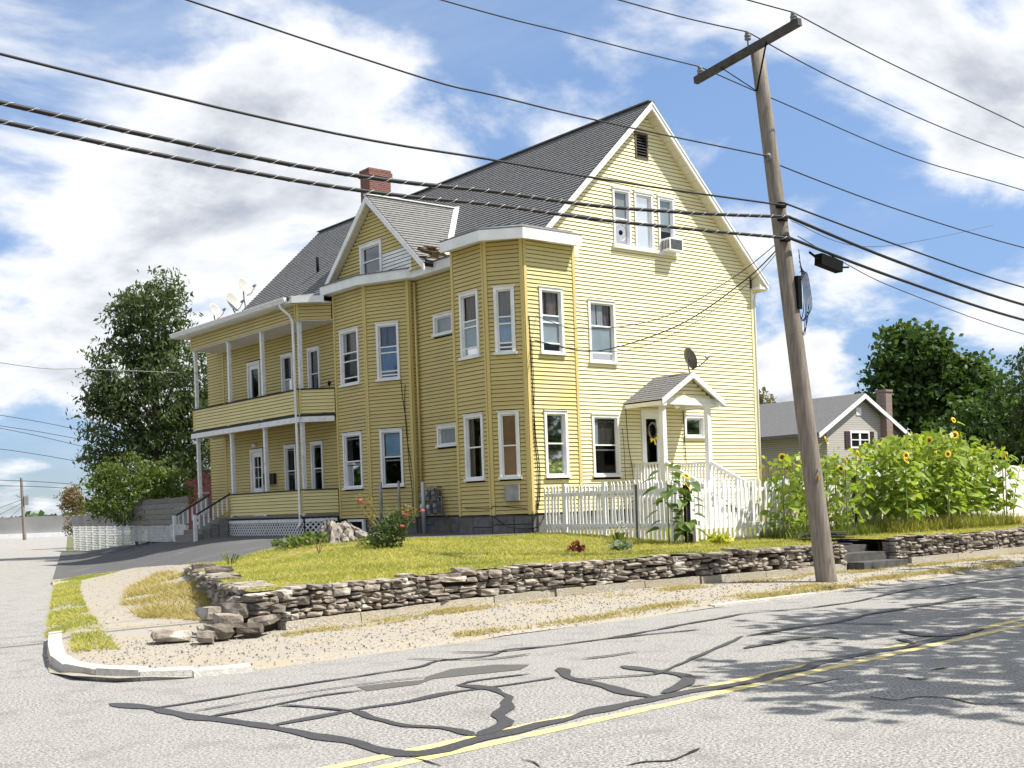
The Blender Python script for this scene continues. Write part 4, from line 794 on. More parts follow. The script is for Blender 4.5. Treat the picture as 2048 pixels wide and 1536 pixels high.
for i, (y, z) in enumerate(((14.2, -1.38), (14.68, -1.22), (15.15, -1.08))):
    b = MB(); b.hexa([(20.08, y-.25, z-.4), (21.62, y-.22, z-.4), (21.62, y+.6, z-.4), (20.08, y+.6, z-.4)], [(20.08, y-.25, z), (21.62, y-.22, z-.02), (21.62, y+.6, z-.02), (20.08, y+.6, z)]); b.obj('step', 'slate', st)
for i in range(8):
    b = MB(); x = 20.1+R.random()*.8; y = 15.2+R.random()*.5; b.bar((x, y, -1.0+.03*i), (x+.9, y-.3, -1.06+.035*i), .2, .02); b.obj('slab', 'slate', st)
# ================================================================ fences
def picket_mesh(w, pointed):
    b = MB(); h = 1
    if pointed: b.prism([(-w/2, 0, 0), (w/2, 0, 0), (w/2, 0, h-.055), (0, 0, h), (-w/2, 0, h-.055)], (0, .02, 0))
    else: b.prism([(-w/2, 0, 0), (w/2, 0, 0), (w/2, 0, h), (-w/2, 0, h)], (0, .02, 0))
    me = bpy.data.meshes.new('picket'); me.from_pydata(b.v, [], b.f); bm = bmesh.new(); bm.from_mesh(me); bmesh.ops.recalc_face_normals(bm, faces=bm.faces); bm.to_mesh(me); bm.free(); return me
def fence(name, label, a, c, n, w, ztop, zbot, m, pointed=True, posts=(), rails=(.28, -.62), skip=(), cat='fence', pname='picket', lean=.02):
    t = thing(name, (*a, zbot(0)), label, cat); a, c = V((*a, 0)), V((*c, 0)); d = (c-a).normalized(); nn = V((d.y, -d.x, 0)); Lf = (c-a).length; me = picket_mesh(w, pointed); me.materials.append(MT[m]); ang = math.atan2(d.y, d.x)
    for i in range(n):
        if i in skip: continue
        s = Lf*(i+.5)/n; p = a+d*s; zb = zbot(s)+R.uniform(-.03, .03); zt = ztop(s)+R.uniform(-.015, .015)
        link(pname, me, None, t, Matrix.Translation((p+nn*.03+V((0, 0, zb)))) @ Matrix.Rotation(ang, 4, 'Z') @ Matrix.Rotation(R.gauss(0, lean), 4, 'Y') @ Matrix.Diagonal((1, 1, zt-zb, 1)))
    for z in rails:
        b = MB(); b.bar(a+V((0, 0, z)), c+V((0, 0, z)), .04, .08); b.obj('rail', m, t)
    for s, ww, mm, z0, z1 in posts:
        p = a+d*s-nn*.01; b = MB(); b.box(p.x-ww/2, p.x+ww/2, p.y-ww/2, p.y+ww/2, z0, z1); b.obj('post', mm, t)
    return t
def zf1(s): q = (19.55-.174*s, 22.85-.985*s); return zl(*q)+.03
fence('picket_fence', 'white picket fence running from the house corner to the black post', (19.55, 22.85), (18.58, 17.25), 37, .075, lambda s: .42+.02*math.sin(s*2), zf1, 'whitew', posts=((.95, .1, 'whitew', -.8, .46), (2.7, .1, 'whitew', -.9, .45), (4.0, .08, 'stock', -.9, .35)), rails=(.2, -.55), skip=(5,))
fence('picket_fence', 'white picket fence parallel to the road behind the leaning pole', (18.64, 17.2), (24.3, 17.05), 39, .075, lambda s: .41-.012*s, lambda s: zl(18.6+s, 17.1)+.04, 'whitew', posts=((3.0, .09, 'whitew', -1.0, .42), (5.6, .09, 'stock', -1, .4)), rails=(.15, -.62))
b = MB(); b.box(18.53, 18.63, 17.12, 17.22, -1.05, .28); o = b.obj('fence_post', 'black'); tag(o, 'black square fence post at the corner of the picket fence by the lone sunflowers', 'post')
b = MB(); b.box(18.64, 18.72, 17.08, 17.16, -1.05, -.5); o = b.obj('fence_stake', 'stock'); tag(o, 'short bare wooden stake at the foot of the black fence post', 'stake')
t = thing('gate', (24.5, 16.9, -1), 'narrow white board gate leaning ajar beside the sunflower clump', 'gate')
for i in range(4):
    x = 24.38+i*.145; b = MB(); b.hexa([(x, 16.95, -.98), (x+.14, 16.9, -.98), (x+.14, 16.93, -.98), (x, 16.98, -.98)], [(x-.03, 17.0, .3), (x+.11, 16.95, .32), (x+.11, 16.98, .32), (x-.03, 17.03, .3)]); b.obj('board', 'whitew', t)
for z in (.1, -.7): b = MB(); b.bar((24.36, 17.0, z), (24.95, 16.97, z), .04, .09); b.obj('brace', 'whitew', t)
fence('board_fence', 'tall solid white board fence behind the big sunflower clump', (25.0, 17.55), (34.9, 18.5), 68, .143, lambda s: .62+.02*math.sin(s), lambda s: -1.05, 'whitew', pointed=False, rails=(.3, -.6), pname='board', lean=.004)
fence('stockade_fence', 'brown stockade fence seen between the yellow house and the sunflowers', (35.0, 30), (42, 29.6), 46, .148, lambda s: 1.25, lambda s: -1.0, 'stock', rails=(.7, -.4), pname='board', lean=.006)
# ================================================================ utility pole and wires
def smoothpts(P, k=10):
    P = [V(p) for p in P]; o = []
    for i in range(len(P)-1):
        a, b_, c, d = P[max(i-1, 0)], P[i], P[i+1], P[min(i+2, len(P)-1)]
        for j in range(k):
            t = j/k; o.append(.5*((2*b_)+(c-a)*t+(2*a-5*b_+4*c-d)*t*t+(3*b_-a-3*c+d)*t**3))
    return o+[P[-1]]
pole = thing('utility_pole', (17.63, 13.02, -1.56), 'tall weathered wooden utility pole leaning left beside the road', 'utility pole')
PB0, PT = V((17.63, 13.02, -1.7)), V((16.93, 13.59, 7.92)); pd = (PT-PB0).normalized()
b = MB(); b.tube([PB0.lerp(PT, t) for t in (0, .02, .1, .3, .5, .7, .9, 1)], [.2, .185, .172, .16, .148, .137, .125, .122], 20); b.obj('pole', 'wood', pole, smooth=True)
A_, C_ = V((16.86, 14.87, 7.66)), V((16.74, 12.42, 7.90))
b = MB(); b.bar(A_+V((-.12, 0, 0)), C_+V((-.12, 0, 0)), .1, .125); b.obj('crossarm', 'woodd', pole)
for s in (.28, .72):
    b = MB(); b.bar(A_.lerp(C_, s)+V((-.18, 0, -.05)), PB0.lerp(PT, .915)+V((-.16, 0, 0)), .012, .03, (1, 0, 0)); b.obj('arm_brace', 'black', pole)
def insulator(p, ax=(0, 0, 1)):
    b = MB(); b.lathe(p, [(.012, -.14), (.012, 0), (.055, .0), (.06, .02), (.04, .035), (.058, .05), (.062, .075), (.035, .085), (.05, .1), (.045, .13), (.02, .15)], 14, ax); b.obj('insulator', 'meter', pole, smooth=True)
IT = [V((16.74, 14.75, 7.74)), V((16.78, 13.66, 8.03)), V((16.63, 12.55, 7.96))]
for p in (IT[0]+V((0, 0, .0)), IT[1], IT[2]): insulator(p)
b = MB(); b.bar((16.78, 13.66, 7.5), (16.78, 13.66, 8.0), .05, .02); b.obj('pole_pin', 'black', pole)
insulator(V((16.93, 13.45, 5.9)), (-.5, -.6, .2))
for z, m in ((5.06, 'black'), (4.83, 'black'), (4.47, 'black')):
    p = PB0.lerp(PT, (z+1.7)/9.62); b = MB(); b.box(p.x-.16, p.x-.02, p.y-.2, p.y-.08, z-.04, z+.05); b.obj('cable_clamp', m, pole)
p = PB0.lerp(PT, (3.55+1.7)/9.62)+rt*.13-fw*.08; b = MB(); b.bar(p+V((0, 0, .28)), p-V((0, 0, .3)), .12, .1, (1, 0, 0)); b.obj('terminal_box', 'black', pole)
for i in range(7):
    q = p+rt*.05; k = R.uniform(.4, .8); b = MB(); b.tube(smoothpts([q+V((0, 0, .75-.1*i)), q+rt*(.03+.015*i)+V((0, 0, .35)), q+rt*(.06+.02*i)+V((0, 0, .0)), q+rt*(.05+.022*i)-V((0, 0, k*.6)), q+rt*(.0+.02*(i % 3))-V((0, 0, k)), q-rt*.06-V((0, 0, k*.55))], 5), .007, 5); b.obj('loose_wire', 'cable', pole, smooth=True)
p = PB0.lerp(PT, .2)-fw*.168+rt*.05; b = MB(); b.bar(p+V((0, 0, .0)), p+V((0, 0, .1)), .06, .01, rt); b.obj('pole_tag', 'ytag', pole); p = p+V((0, 0, .17)); b = MB(); b.bar(p, p+V((0, 0, .05)), .1, .012, rt); b.obj('pole_tag', 'lash', pole)
def wire(label, P, r, k=10, lash=False, name='power_line', cat='wire', group=None, m='cable'):
    q = smoothpts(P, k); b = MB(); b.tube(q, r, 6 if r < .02 else 8); o = b.obj(name, m, smooth=True); tag(o, label, cat, group)
    if lash:
        b = MB(); s = 0; h = []
        for i in range(len(q)-1):
            d = q[i+1]-q[i]; n = max(1, int(d.length/.045)); x = d.normalized().cross(V((0, 0, 1))).normalized(); y = x.cross(d.normalized())
            for j in range(n): h.append(q[i].lerp(q[i+1], j/n)+(x*math.cos(s)+y*math.sin(s))*(r+.002)); s += 2*math.pi*.045/.26
        b.tube(h, .004, 4); b.obj('lashing_wire', 'lash', o)
    return o
Wy = [14.75, 13.65, 12.55]
tops = ['rearmost', 'middle', 'front']
ZL = [(7.77, 7.74, 7.70, 7.75, 8.3), (7.99, 7.93, 7.85, 7.9, 8.5), (7.96, 7.92, 7.84, 7.8, 8.4)]; ZR = [(7.64, 7.27, 7.21, 7.5), (7.83, 7.5, 7.38, 7.6), (7.83, 7.52, 7.23, 7.4)]
for i in range(3):
    y = Wy[i]; p = IT[i]+V((0, 0, .14))
    wire('thin %s top wire running from the crossarm to the %s' % (tops[i], 'left out of the picture'), [p, (15.2, y, ZL[i][0]+.06), (13.5, y, ZL[i][1]+.05), (10.8, y, ZL[i][2]+.03), (2, y, ZL[i][3]), (-19, y, ZL[i][4])], .011)
    wire('thin %s top wire running from the crossarm to the %s' % (tops[i], 'right edge of the picture'), [p, (19.2, y, ZR[i][0]), (23.3, y, ZR[i][1]), (27.4, y, ZR[i][2]), (34, y, ZR[i][2]-.05), (44, y, ZR[i][3]), (54, y, ZR[i][3]+.9)], .011)
N4 = V((16.85, 13.38, 5.92))
wire('single wire from the side of the pole to the upper left, crossing the roof', [N4, (11.31, 13.45, 5.88), (6.19, 13.45, 6.16), (-19, 13.45, 8.4)], .012)
wire('single wire from the side of the pole down to the right edge', [N4, (17.29, 13.45, 5.84), (20.94, 13.45, 5.51), (25.75, 13.45, 5.28), (32, 13.4, 5.2), (42, 13.4, 5.5), (54, 13.4, 6.2)], .012)
wire('twisted black service cable left of the pole, above the two thick bundles', [(17.05, 13.15, 5.06), (16.4, 13.2, 5.02), (11.06, 13.2, 4.86), (3.94, 13.2, 4.97), (-19, 13.2, 6.6)], .016)
wire('twisted black cable right of the pole, above the two thick bundles', [(17.05, 13.15, 5.06), (20.54, 13.2, 4.71), (25.2, 13.2, 4.31), (32, 13.2, 4.05), (42, 13.2, 4.1), (54, 13.2, 4.6)], .016)
wire('thick upper lashed cable bundle left of the pole', [(17.04, 13.12, 4.83), (14.2, 13.2, 4.58), (11.04, 13.2, 4.42), (3.92, 13.2, 4.45), (-19, 13.2, 6.2)], .029, lash=True, name='cable_bundle', cat='cable')
wire('thick upper cable bundle right of the pole', [(17.04, 13.12, 4.83), (20.52, 13.2, 4.39), (25.18, 13.2, 3.93), (32, 13.2, 3.6), (42, 13.2, 3.6), (54, 13.2, 4.1)], .028, name='cable_bundle', cat='cable')
wire('thick lower lashed cable bundle left of the pole', [(17.07, 13.12, 4.46), (14.2, 13.2, 4.33), (11.03, 13.2, 4.23), (3.91, 13.2, 4.25), (-19, 13.2, 5.9)], .027, lash=True, name='cable_bundle', cat='cable')
wire('thick lower cable bundle right of the pole, carrying the black splice case', [(17.07, 13.12, 4.46), (20.49, 13.2, 4.06), (25.15, 13.2, 3.6), (32, 13.2, 3.28), (42, 13.2, 3.25), (54, 13.2, 3.7)], .027, name='cable_bundle', cat='cable')
wire('thin drop cable below the bundles at the right of the pole', [(17.38, 13.2, 4.55), (18.67, 13.2, 4.22), (20.48, 13.2, 3.86), (25.13, 13.2, 3.29), (32, 13.2, 2.9), (42, 13.2, 2.9), (54, 13.2, 3.2)], .008)
wire('very thin wire running level from the pole to the right edge', [(17.2, 13.2, 4.8), (24, 16, 5.6), (40, 22, 9.2)], .006)
wire('upper service drop from the pole to the bay wall', [(17.1, 13.3, 4.5), (17.82, 15.17, 4.14), (18.9, 18.15, 3.89), (19.62, 21.43, 4.18), (19.6, 22.95, 4.71)], .008, cat='wire', name='service_drop')
wire('lower service drop from the pole to the bay wall', [(17.1, 13.3, 4.42), (17.43, 14.45, 3.99), (18.57, 17.13, 3.63), (19.59, 20.16, 3.57), (19.61, 21.44, 3.66), (19.49, 22.95, 4.1)], .012, name='service_drop')
wire('thin phone drop just below the lower service drop', [(17.1, 13.3, 4.38), (17.5, 14.5, 3.9), (18.6, 17.2, 3.5), (19.59, 20.2, 3.48), (19.52, 22.95, 4.05)], .006, name='service_drop')
wire('pale cable crossing in front of the big tree to the porch corner', [(18.5, 40.3, 5.1), (12.95, 35.83, 4.52), (9.96, 34.39, 4.41), (0, 29, 4.9)], .012, name='service_drop', m='metal')
sp = thing('splice_case', (18.0, 13.2, 4.05), 'black splice case hanging from the lower cable bundle right of the pole', 'splice case')
b = MB(); c = V((17.95, 13.2, 4.20)); b.bar(c, c+V((.62, 0, -.09)), .16, .2); b.obj('case', 'black', sp); b = MB(); b.bar(c+V((-.25, 0, .1)), c+V((-.0, 0, .0)), .03, .03); b.bar(c+V((.62, 0, -.09)), c+V((.9, 0, -.06)), .03, .03); b.bar(c+V((.1, 0, .1)), c+V((.1, 0, .17)), .03, .03); b.bar(c+V((.5, 0, .05)), c+V((.5, 0, .13)), .03, .03); b.obj('bracket', 'black', sp)
# cables stapled to the house walls
def cable(label, P, r=.009): o = wire(label, P, r, 6, name='wall_cable', cat='cable'); return o
cable('black cable hanging down the corner of the sunlit bay', [(19.33, 22.94, 4.7), (19.36, 22.95, 4.1), (19.38, 22.94, 2.5), (19.42, 22.94, 1.6), (19.5, 22.94, .9), (19.46, 22.93, .2), (19.36, 22.93, -.15)], .014)
cable('second black cable down the sunlit bay beside the corner trim', [(19.38, 22.94, 4.1), (19.42, 22.94, 2.9), (19.37, 22.94, 2.0), (19.45, 22.94, .5), (19.36, 22.94, -.1)])
cable('black cable running down the siding left of the entry door', [(23.45, 23.82, 2.6), (23.5, 23.82, 1.6), (23.62, 23.82, .9), (23.68, 23.82, .1)])
cable('second thin cable down the siding left of the entry door', [(23.3, 23.82, 2.0), (23.34, 23.82, 1.3), (23.36, 23.82, .5), (23.5, 23.82, -.2)], .006)
cable('black cable down the siding beside the small entry window', [(25.76, 23.82, 2.55), (25.78, 23.82, 1.7), (25.82, 23.82, .9), (25.83, 23.82, .5)], .012)
c = L2; q = lambda s, z: c.pt(s, z, .035)
cable('cable dropping down the left bay from the upstairs window', [q(1.2, 3.75), q(1.24, 3.2), q(1.34, 2.4), q(1.36, 1.5), q(1.44, .6), q(1.46, -.1)]); cable('second cable dropping down the left bay towards the meters', [q(1.34, 3.6), q(1.3, 3.0), q(1.34, 2.0), q(1.5, .9), q(1.48, -.05)])
cable('grey hose looped along the stone foundation of the bay', [F2.pt(.05, -.28, .05), F2.pt(.45, -.55, .07), F3.pt(.0, -.6, .07), F3.pt(.25, -.45, .06), F3.pt(.42, -.2, .05)], .012); cable('black cable strung low along the bay siding', [RE.pt(2.2, -.12, .04), F1.pt(.3, -.05, .04), F1.pt(1.3, -.08, .04), F2.pt(.1, -.02, .05), F2.pt(.9, -.1, .05)])
# ================================================================ things on and around the house
def dish(label, base, c, nrm, r=.3, m='dish', arm=.42):
    nrm = V(nrm).normalized(); t = thing('satellite_dish', base, label, 'satellite dish'); c = V(c); b = MB()
    b.lathe(c, [(.02, 0), (r*.5, .018), (r*.8, .045), (r, .075), (r*1.01, .068), (r*.8, .03), (r*.5, .002), (.02, -.02)], 22, nrm); b.obj('reflector', m, t, smooth=True)
    b = MB(); b.tube([V(base), V(base).lerp(c, .6)-nrm*.06, c-nrm*.03], .022, 8); b.obj('mast', 'metal', t, smooth=True)
    dwn = (V((0, 0, -1))-nrm*V((0, 0, -1)).dot(nrm)).normalized(); f = c+dwn*r*.55+nrm*arm
    b = MB(); b.tube([c+dwn*r*.95, c+dwn*r*.9+nrm*arm*.5, f], .014, 6); b.obj('feed_arm', 'black' if m == 'dishd' else 'metal', t); b = MB(); b.tube([f-nrm*.08-dwn*.03, f+nrm*.05-dwn*.03], .04, 8); b.obj('feed_horn', 'metal', t)
    return t
def zpr(x): return 6.59+(x-18.8)/1.6*.42 if x > 18.8 else 6.59
dish('white satellite dish furthest left on the porch roof', (18.5, 38.75, 6.58), (18.45, 38.82, 7.08), (.42, -.85, .42)); dish('white satellite dish, the middle and largest of three on the porch roof', (18.6, 37.3, 6.6), (18.45, 37.46, 7.2), (.42, -.85, .36), .36); dish('white satellite dish raised highest on the porch roof', (18.75, 36.9, 6.6), (18.6, 36.85, 7.62), (.45, -.85, .4), .34)
dish('dark satellite dish mounted on the entry porch roof', (25.05, 22.75, ezf(25.05)), (24.93, 22.78, 3.86), (.93, -.3, .35), .31, 'dishd', .62)
# window air conditioner, fan
t = thing('air_conditioner', (25.45, 23.7, 7.1), 'white window air conditioner jutting from the attic window', 'air conditioner')
b = MB(); b.box(25.12, 25.66, 23.5, 23.92, 7.06, 7.42); b.obj('body', 'vinyl', t)
b = MB(); b.box(25.16, 25.62, 23.492, 23.502, 7.1, 7.38); b.obj('grille', 'metal', t)
for i in range(9): b = MB(); z = 7.11+i*.03; b.box(25.165, 25.615, 23.486, 23.493, z, z+.012); b.obj('louvre', 'dark', t)
for i in range(5): b = MB(); y = 23.53+i*.06; b.box(25.112, 25.121, y, y+.03, 7.12, 7.36); b.obj('side_louvre', 'dark', t)
t = thing('box_fan', (23.6, 24.0, 7.15), 'round grey fan standing in the left attic window', 'fan')
b = MB(); b.lathe((23.6, 23.975, 7.45), [(.25, 0), (.25, .06), (.22, .07), (.21, .0)], 24, (0, -1, 0)); b.obj('shroud', 'metal', t, smooth=True); b = MB(); b.lathe((23.6, 23.96, 7.45), [(.07, 0), (.07, .06), (.04, .08)], 14, (0, -1, 0)); b.obj('hub', 'black', t, smooth=True)
for i in range(5):
    a = i*1.2566; b = MB(); d = V((math.cos(a), 0, math.sin(a))); e = V((-math.sin(a), .25, math.cos(a))); c = V((23.6, 23.95, 7.45)); b.prism([c+d*.05-e*.03, c+d*.2-e*.06, c+d*.21+e*.06, c+d*.06+e*.03], (0, .008, 0)); b.obj('blade', 'meter', t)
# wreath and mailboxes
t = thing('door_wreath', (24.45, 23.84, 1.85), 'grey twig wreath with a yellow bow hanging on the dark entry door', 'wreath')
b = MB(); c = V((24.5, 23.835, 1.95)); n = 28
ring = [c+V((math.cos(i/n*6.2832)*.155, -.01*math.sin(i*2.1), math.sin(i/n*6.2832)*.215)) for i in range(n)]; b.tube(ring+[ring[0]], .024, 6); b.obj('ring', 'stump', t, smooth=True)
b = MB(); e = c+V((.0, -.03, -.24)); b.prism([e, e+V((.14, 0, .09)), e+V((.16, 0, -.02))], (0, -.03, 0)); b.prism([e, e+V((-.16, 0, .02)), e+V((-.13, 0, -.1))], (0, -.03, 0)); b.prism([e+V((-.02, 0, 0)), e+V((.03, 0, 0)), e+V((.08, 0, -.17)), e+V((.03, 0, -.17))], (0, -.02, 0)); b.obj('bow', 'petal', t)
t = thing('mailbox_row', PW.pt(3.3, 1.0, .05), 'row of dark mailboxes on the porch wall beside the door', 'mailbox')
for i in range(4): b = MB(); b.wbox(PW, 3.05+i*.19, 3.22+i*.19, 1.0, 1.36, .028, .13); b.obj('mailbox', 'dark', t)
# gas meters
t = thing('meter_bank', RE.pt(.8, -.2, .15), 'cluster of grey gas meters with pipes on the wall between the two bays', 'gas meter')
for i, (s, z) in enumerate(((.35, .02), (.68, .0), (1.0, .02), (.62, .38), (.95, .38))):
    b = MB(); b.wbox(RE, s-.09, s+.09, z-.18, z+.1, .1, .26); b.obj('meter', 'meter', t); b = MB(); b.lathe(RE.pt(s, z+.02, .26), [(.07, 0), (.07, .03), (.055, .04)], 12, RE.n); b.obj('dial', 'lash' if i < 2 else 'metal', t, smooth=True)
    b = MB(); b.tube([RE.pt(s-.06, z+.1, .18), RE.pt(s-.06, z+.22, .18), RE.pt(s+.06, z+.22, .18), RE.pt(s+.06, z+.1, .18)], .022, 6); b.obj('pipe', 'metal', t, smooth=True)
b = MB(); b.tube([RE.pt(.15, .3, .16), RE.pt(1.25, .3, .16)], .025, 8); b.tube([RE.pt(.2, .3, .16), RE.pt(.2, -.75, .16)], .025, 8); b.tube([RE.pt(1.2, .3, .16), RE.pt(1.2, -.1, .16), RE.pt(1.35, -.3, .1)], .025, 8); b.obj('manifold', 'meter', t, smooth=True)
b = MB(); b.wbox(RE, .1, .3, .25, .45, .05, .16); b.wbox(RE, .55, 1.1, .55, .59, .08, .24); b.obj('regulator', 'metal', t)
b = MB(); b.wbox(F2, .38, .74, .1, .5, .03, .16); o = b.obj('utility_box', 'metal'); tag(o, 'small grey plastic utility box below the tan-blind window', 'utility box')
for lb, x, y, z1, r in (('pale steel pipe bollard standing before the gas meters', 19.45, 28.0, .72, .055), ('thin grey pipe bollard nearest the rose bush', 19.0, 29.5, .78, .045), ('thin grey pipe bollard between the other two', 19.2, 28.85, .78, .04)):
    b = MB(); b.tube([(x, y, zd(x, y)-.1), (x, y, z1), (x, y, z1+.02)], [r, r, r*.6], 12); o = b.obj('pipe_bollard', 'galv' if r > .05 else 'metal', smooth=True); tag(o, lb, 'bollard')
b = MB(); c = PR.pt(PR.L-.16, 3.81, -.03); b.lathe(c+V((0, 0, .1)), [(.01, -.1), (.012, -.04), (.045, 0), (.05, .04), (.025, .08), (.03, .1), (.005, .12)], 10); b.bar(c+V((-.04, .02, .12)), c+V((.1, -.05, .19)), .03, .02); o = b.obj('bird_figure', 'black'); tag(o, 'small dark bird perched on the upper porch rail end', 'bird')
# ================================================================ stump, roses, garden plants
t = thing('tree_stump', (13.6, 22.6, -.8), 'gnarled grey old tree stump with spreading roots at the lawn corner', 'tree stump')
sc = V((14.0, 23.6, 0)); zb = zl(14, 23.6)-.1
b = MB(); n = 64; K = [(0, .60), (.08, .52), (.16, .45), (.24, .40), (.32, .37), (.40, .34), (.47, .31), (.52, .26), (.46, .18), (.34, .10)]
for j, (h, r) in enumerate(K):
    for i in range(n):
        a = i/n*6.2832; fl = math.sin(a*5+.6+h*1.4)
        rr = r*(1+.34*max(-.6, fl)*(1-h)+.15*math.sin(a*11+1+h*5)+.22*noise.noise(V((a*3, h*6, 2)))); hh = h*(.92+.26*math.sin(a*2+1.2)+.25*noise.noise(V((math.cos(a)*2.4, math.sin(a)*2.4, 5))))
        b.v.append((sc.x+rr*math.cos(a), sc.y+rr*math.sin(a), zb+hh))
for j in range(len(K)-1):
    for i in range(n): a, c = j*n+i, j*n+(i+1) % n; b.f.append((a, c, c+n, a+n))
b.f.append(tuple((len(K)-1)*n+i for i in range(n))); b.obj('trunk', 'stump', t)
for i, (dx, dy, ln) in enumerate(((1.0, -.8, 1.15), (.3, -1, .7), (-.6, -.9, .75), (-1, .1, .7), (1, -.2, 1.3), (-.1, -1, .5))):
    d = V((dx, dy, 0)).normalized(); b = MB(); q = []
    for k in range(6): s = k/5; q.append(sc+d*(.15+ln*s)+V((.06*math.sin(k*2+i), .06*math.cos(k*1.7+i), zb+.42*(1-s)**1.6+.02)))
    b.tube(q, [.15, .13, .11, .085, .06, .02], 9); b.obj('root', 'stump', t)
def clump(cx, cy, cz, rx, ry, rz_, n, hollow=.35):
    p = NR.normal(size=(n, 3)); p /= np.linalg.norm(p, axis=1)[:, None]; p *= (hollow+(1-hollow)*NR.random(n)**.5)[:, None]; return p*np.array([rx, ry, rz_])+np.array([cx, cy, cz])
t = thing('rose_bush', (13.4, 20.6, -.85), 'rose bush with pink blooms growing beside the old stump', 'rose bush')
rz0 = zl(13.4, 20.6)
P = np.concatenate([clump(13.4, 20.6, rz0+.25, .42, .42, .3, 900), clump(13.5, 20.5, rz0+.5, .3, .35, .3, 300), clump(13.75, 20.4, rz0+.62, .25, .25, .25, 160)])
soup('foliage', leaves(P, 0, .075, .6, .1), 'rosel', t, NR.random(len(P))); P = np.concatenate([clump(13.2, 20.95, rz0+.75, .14, .14, .34, 170), clump(13.05, 21.0, rz0+.95, .12, .12, .2, 60), clump(13.7, 20.3, rz0+.75, .2, .2, .12, 60)]); soup('young_shoots', leaves(P, 0, .055, .6, .1), 'rosey', t, NR.random(len(P)), kind='stuff')
for i in range(9):
    a = i*.7; b = MB(); b.tube([(13.4, 20.6, rz0), (13.4+.2*math.cos(a), 20.6+.2*math.sin(a), rz0+.4), (13.3+.4*math.cos(a), 20.7+.35*math.sin(a), rz0+.85)], [.012, .009, .004], 5); b.obj('cane', 'stem', t)
def bloom(c, r=.055):
    b = MB()
    for ring, (k, rr, up) in enumerate(((6, 1, .25), (5, .7, .55), (4, .4, .8))):
        for i in range(k):
            a = i/k*6.283+ring; d = V((math.cos(a), math.sin(a), 0)); e = V((-d.y, d.x, 0)); p = V(c)+d*r*rr*.3; b.add([p-e*r*.3, p+e*r*.3, p+d*r*rr*.7+e*r*.35+V((0, 0, r*up)), p+d*r*rr*.7-e*r*.35+V((0, 0, r*up))], [(0, 1, 2, 3)])
    return b
for x, y, z in ((13.0, 20.95, .98), (13.62, 20.3, .66), (13.75, 20.35, .64), (14.0, 20.2, .72), (13.85, 20.35, .5), (13.7, 20.4, .6), (13.5, 20.2, .42)): bloom((x, y, rz0+z), .06).obj('rose', 'rose', t, fix=False)
def herb(name, label, x, y, n, r, h, m, size):
    z = zl(x, y); o = thing(name, (x, y, z), label, 'plant'); P = clump(x, y, z+h*.45, r, r, h*.5, n, .1); soup('leaf_clump', leaves(P, 0, size, .55, .2, .8), m, o, NR.random(n)); return o
def tuft(name, label, cat, x, y, n, h, w, m, spread=.2, zz=None, arch=.6):
    z = (zz if zz is not None else zl(x, y)); L_ = []; T = []
    for i in range(n):
        a = R.random()*6.283; d = V((math.cos(a), math.sin(a), 0)); e = V((-d.y, d.x, 0))*w; p = V((x, y, z))+d*R.random()*spread*.4; l = h*R.uniform(.6, 1.1); m1 = p+d*l*arch*.5+V((0, 0, l*.7)); m2 = p+d*l*arch*1.15+V((0, 0, l*.75)); tt = R.random()
        L_ += [[p-e*.3, p+e*.3, m1+e, m1-e], [m1-e, m1+e, m2+e*.1, m2-e*.1]]; T += [tt, tt]
    o = thing(name, (x, y, z), label, cat); soup('leaf_clump', np.array(L_), m, o, np.array(T)); return o
herb('coleus', 'small dark red leafy plant on the lawn above the wall', 15.3, 17.0, 90, .2, .22, 'coleus', .11); herb('hosta', 'small hosta with white-edged dark leaves near the wall', 16.1, 16.6, 80, .24, .22, 'hostag', .16); herb('hosta', 'small lime-yellow hosta under the picket fence', 18.8, 16.5, 60, .24, .24, 'hostay', .2)
tuft('daylily', 'upright tuft of green blades on the lawn near the driveway', 'plant', 10.6, 22.0, 26, .34, .012, 'grassg', .25, arch=.7); herb('weed', 'leafy weeds at the left foot of the stump', 13.1, 23.1, 220, .35, .35, 'oaky', .12); herb('weed', 'low leafy weeds spreading between the stump and the driveway', 12.5, 22.9, 260, .5, .28, 'oaky', .11); herb('weed', 'dark green weeds between stump and rose bush', 13.7, 21.6, 220, .4, .24, 'grassg', .1)
o = tuft('flowering_weed', 'spindly weed with small white blossoms before the picket fence', 'plant', 18.0, 18.6, 22, .3, .02, 'grassg', .4)
for i in range(16): bloom((18.0+R.uniform(-.35, .35), 18.6+R.uniform(-.35, .35), zl(18, 18.6)+R.uniform(.15, .42)), .03).obj('blossom', 'wflower', o, fix=False)
tuft('shrub', 'dark little shrub against the porch lattice beside the left bay', 'plant', 18.75, 31.7, 60, .6, .02, 'darkl', .4, zz=-.72, arch=.35)
t = thing('dead_plant', (12.2, 21.3, zl(12.2, 21.3)), 'small dead branching twig plant left of the stump', 'plant')
for i in range(7): b = MB(); a = i*.9; b.tube([(12.2, 21.3, zl(12.2, 21.3)), (12.2+.06*math.cos(a), 21.3+.06*math.sin(a), zl(12.2, 21.3)+.15), (12.2+.16*math.cos(a), 21.3+.16*math.sin(a), zl(12.2, 21.3)+.3)], [.008, .006, .003], 4); b.obj('twig', 'stick', t)
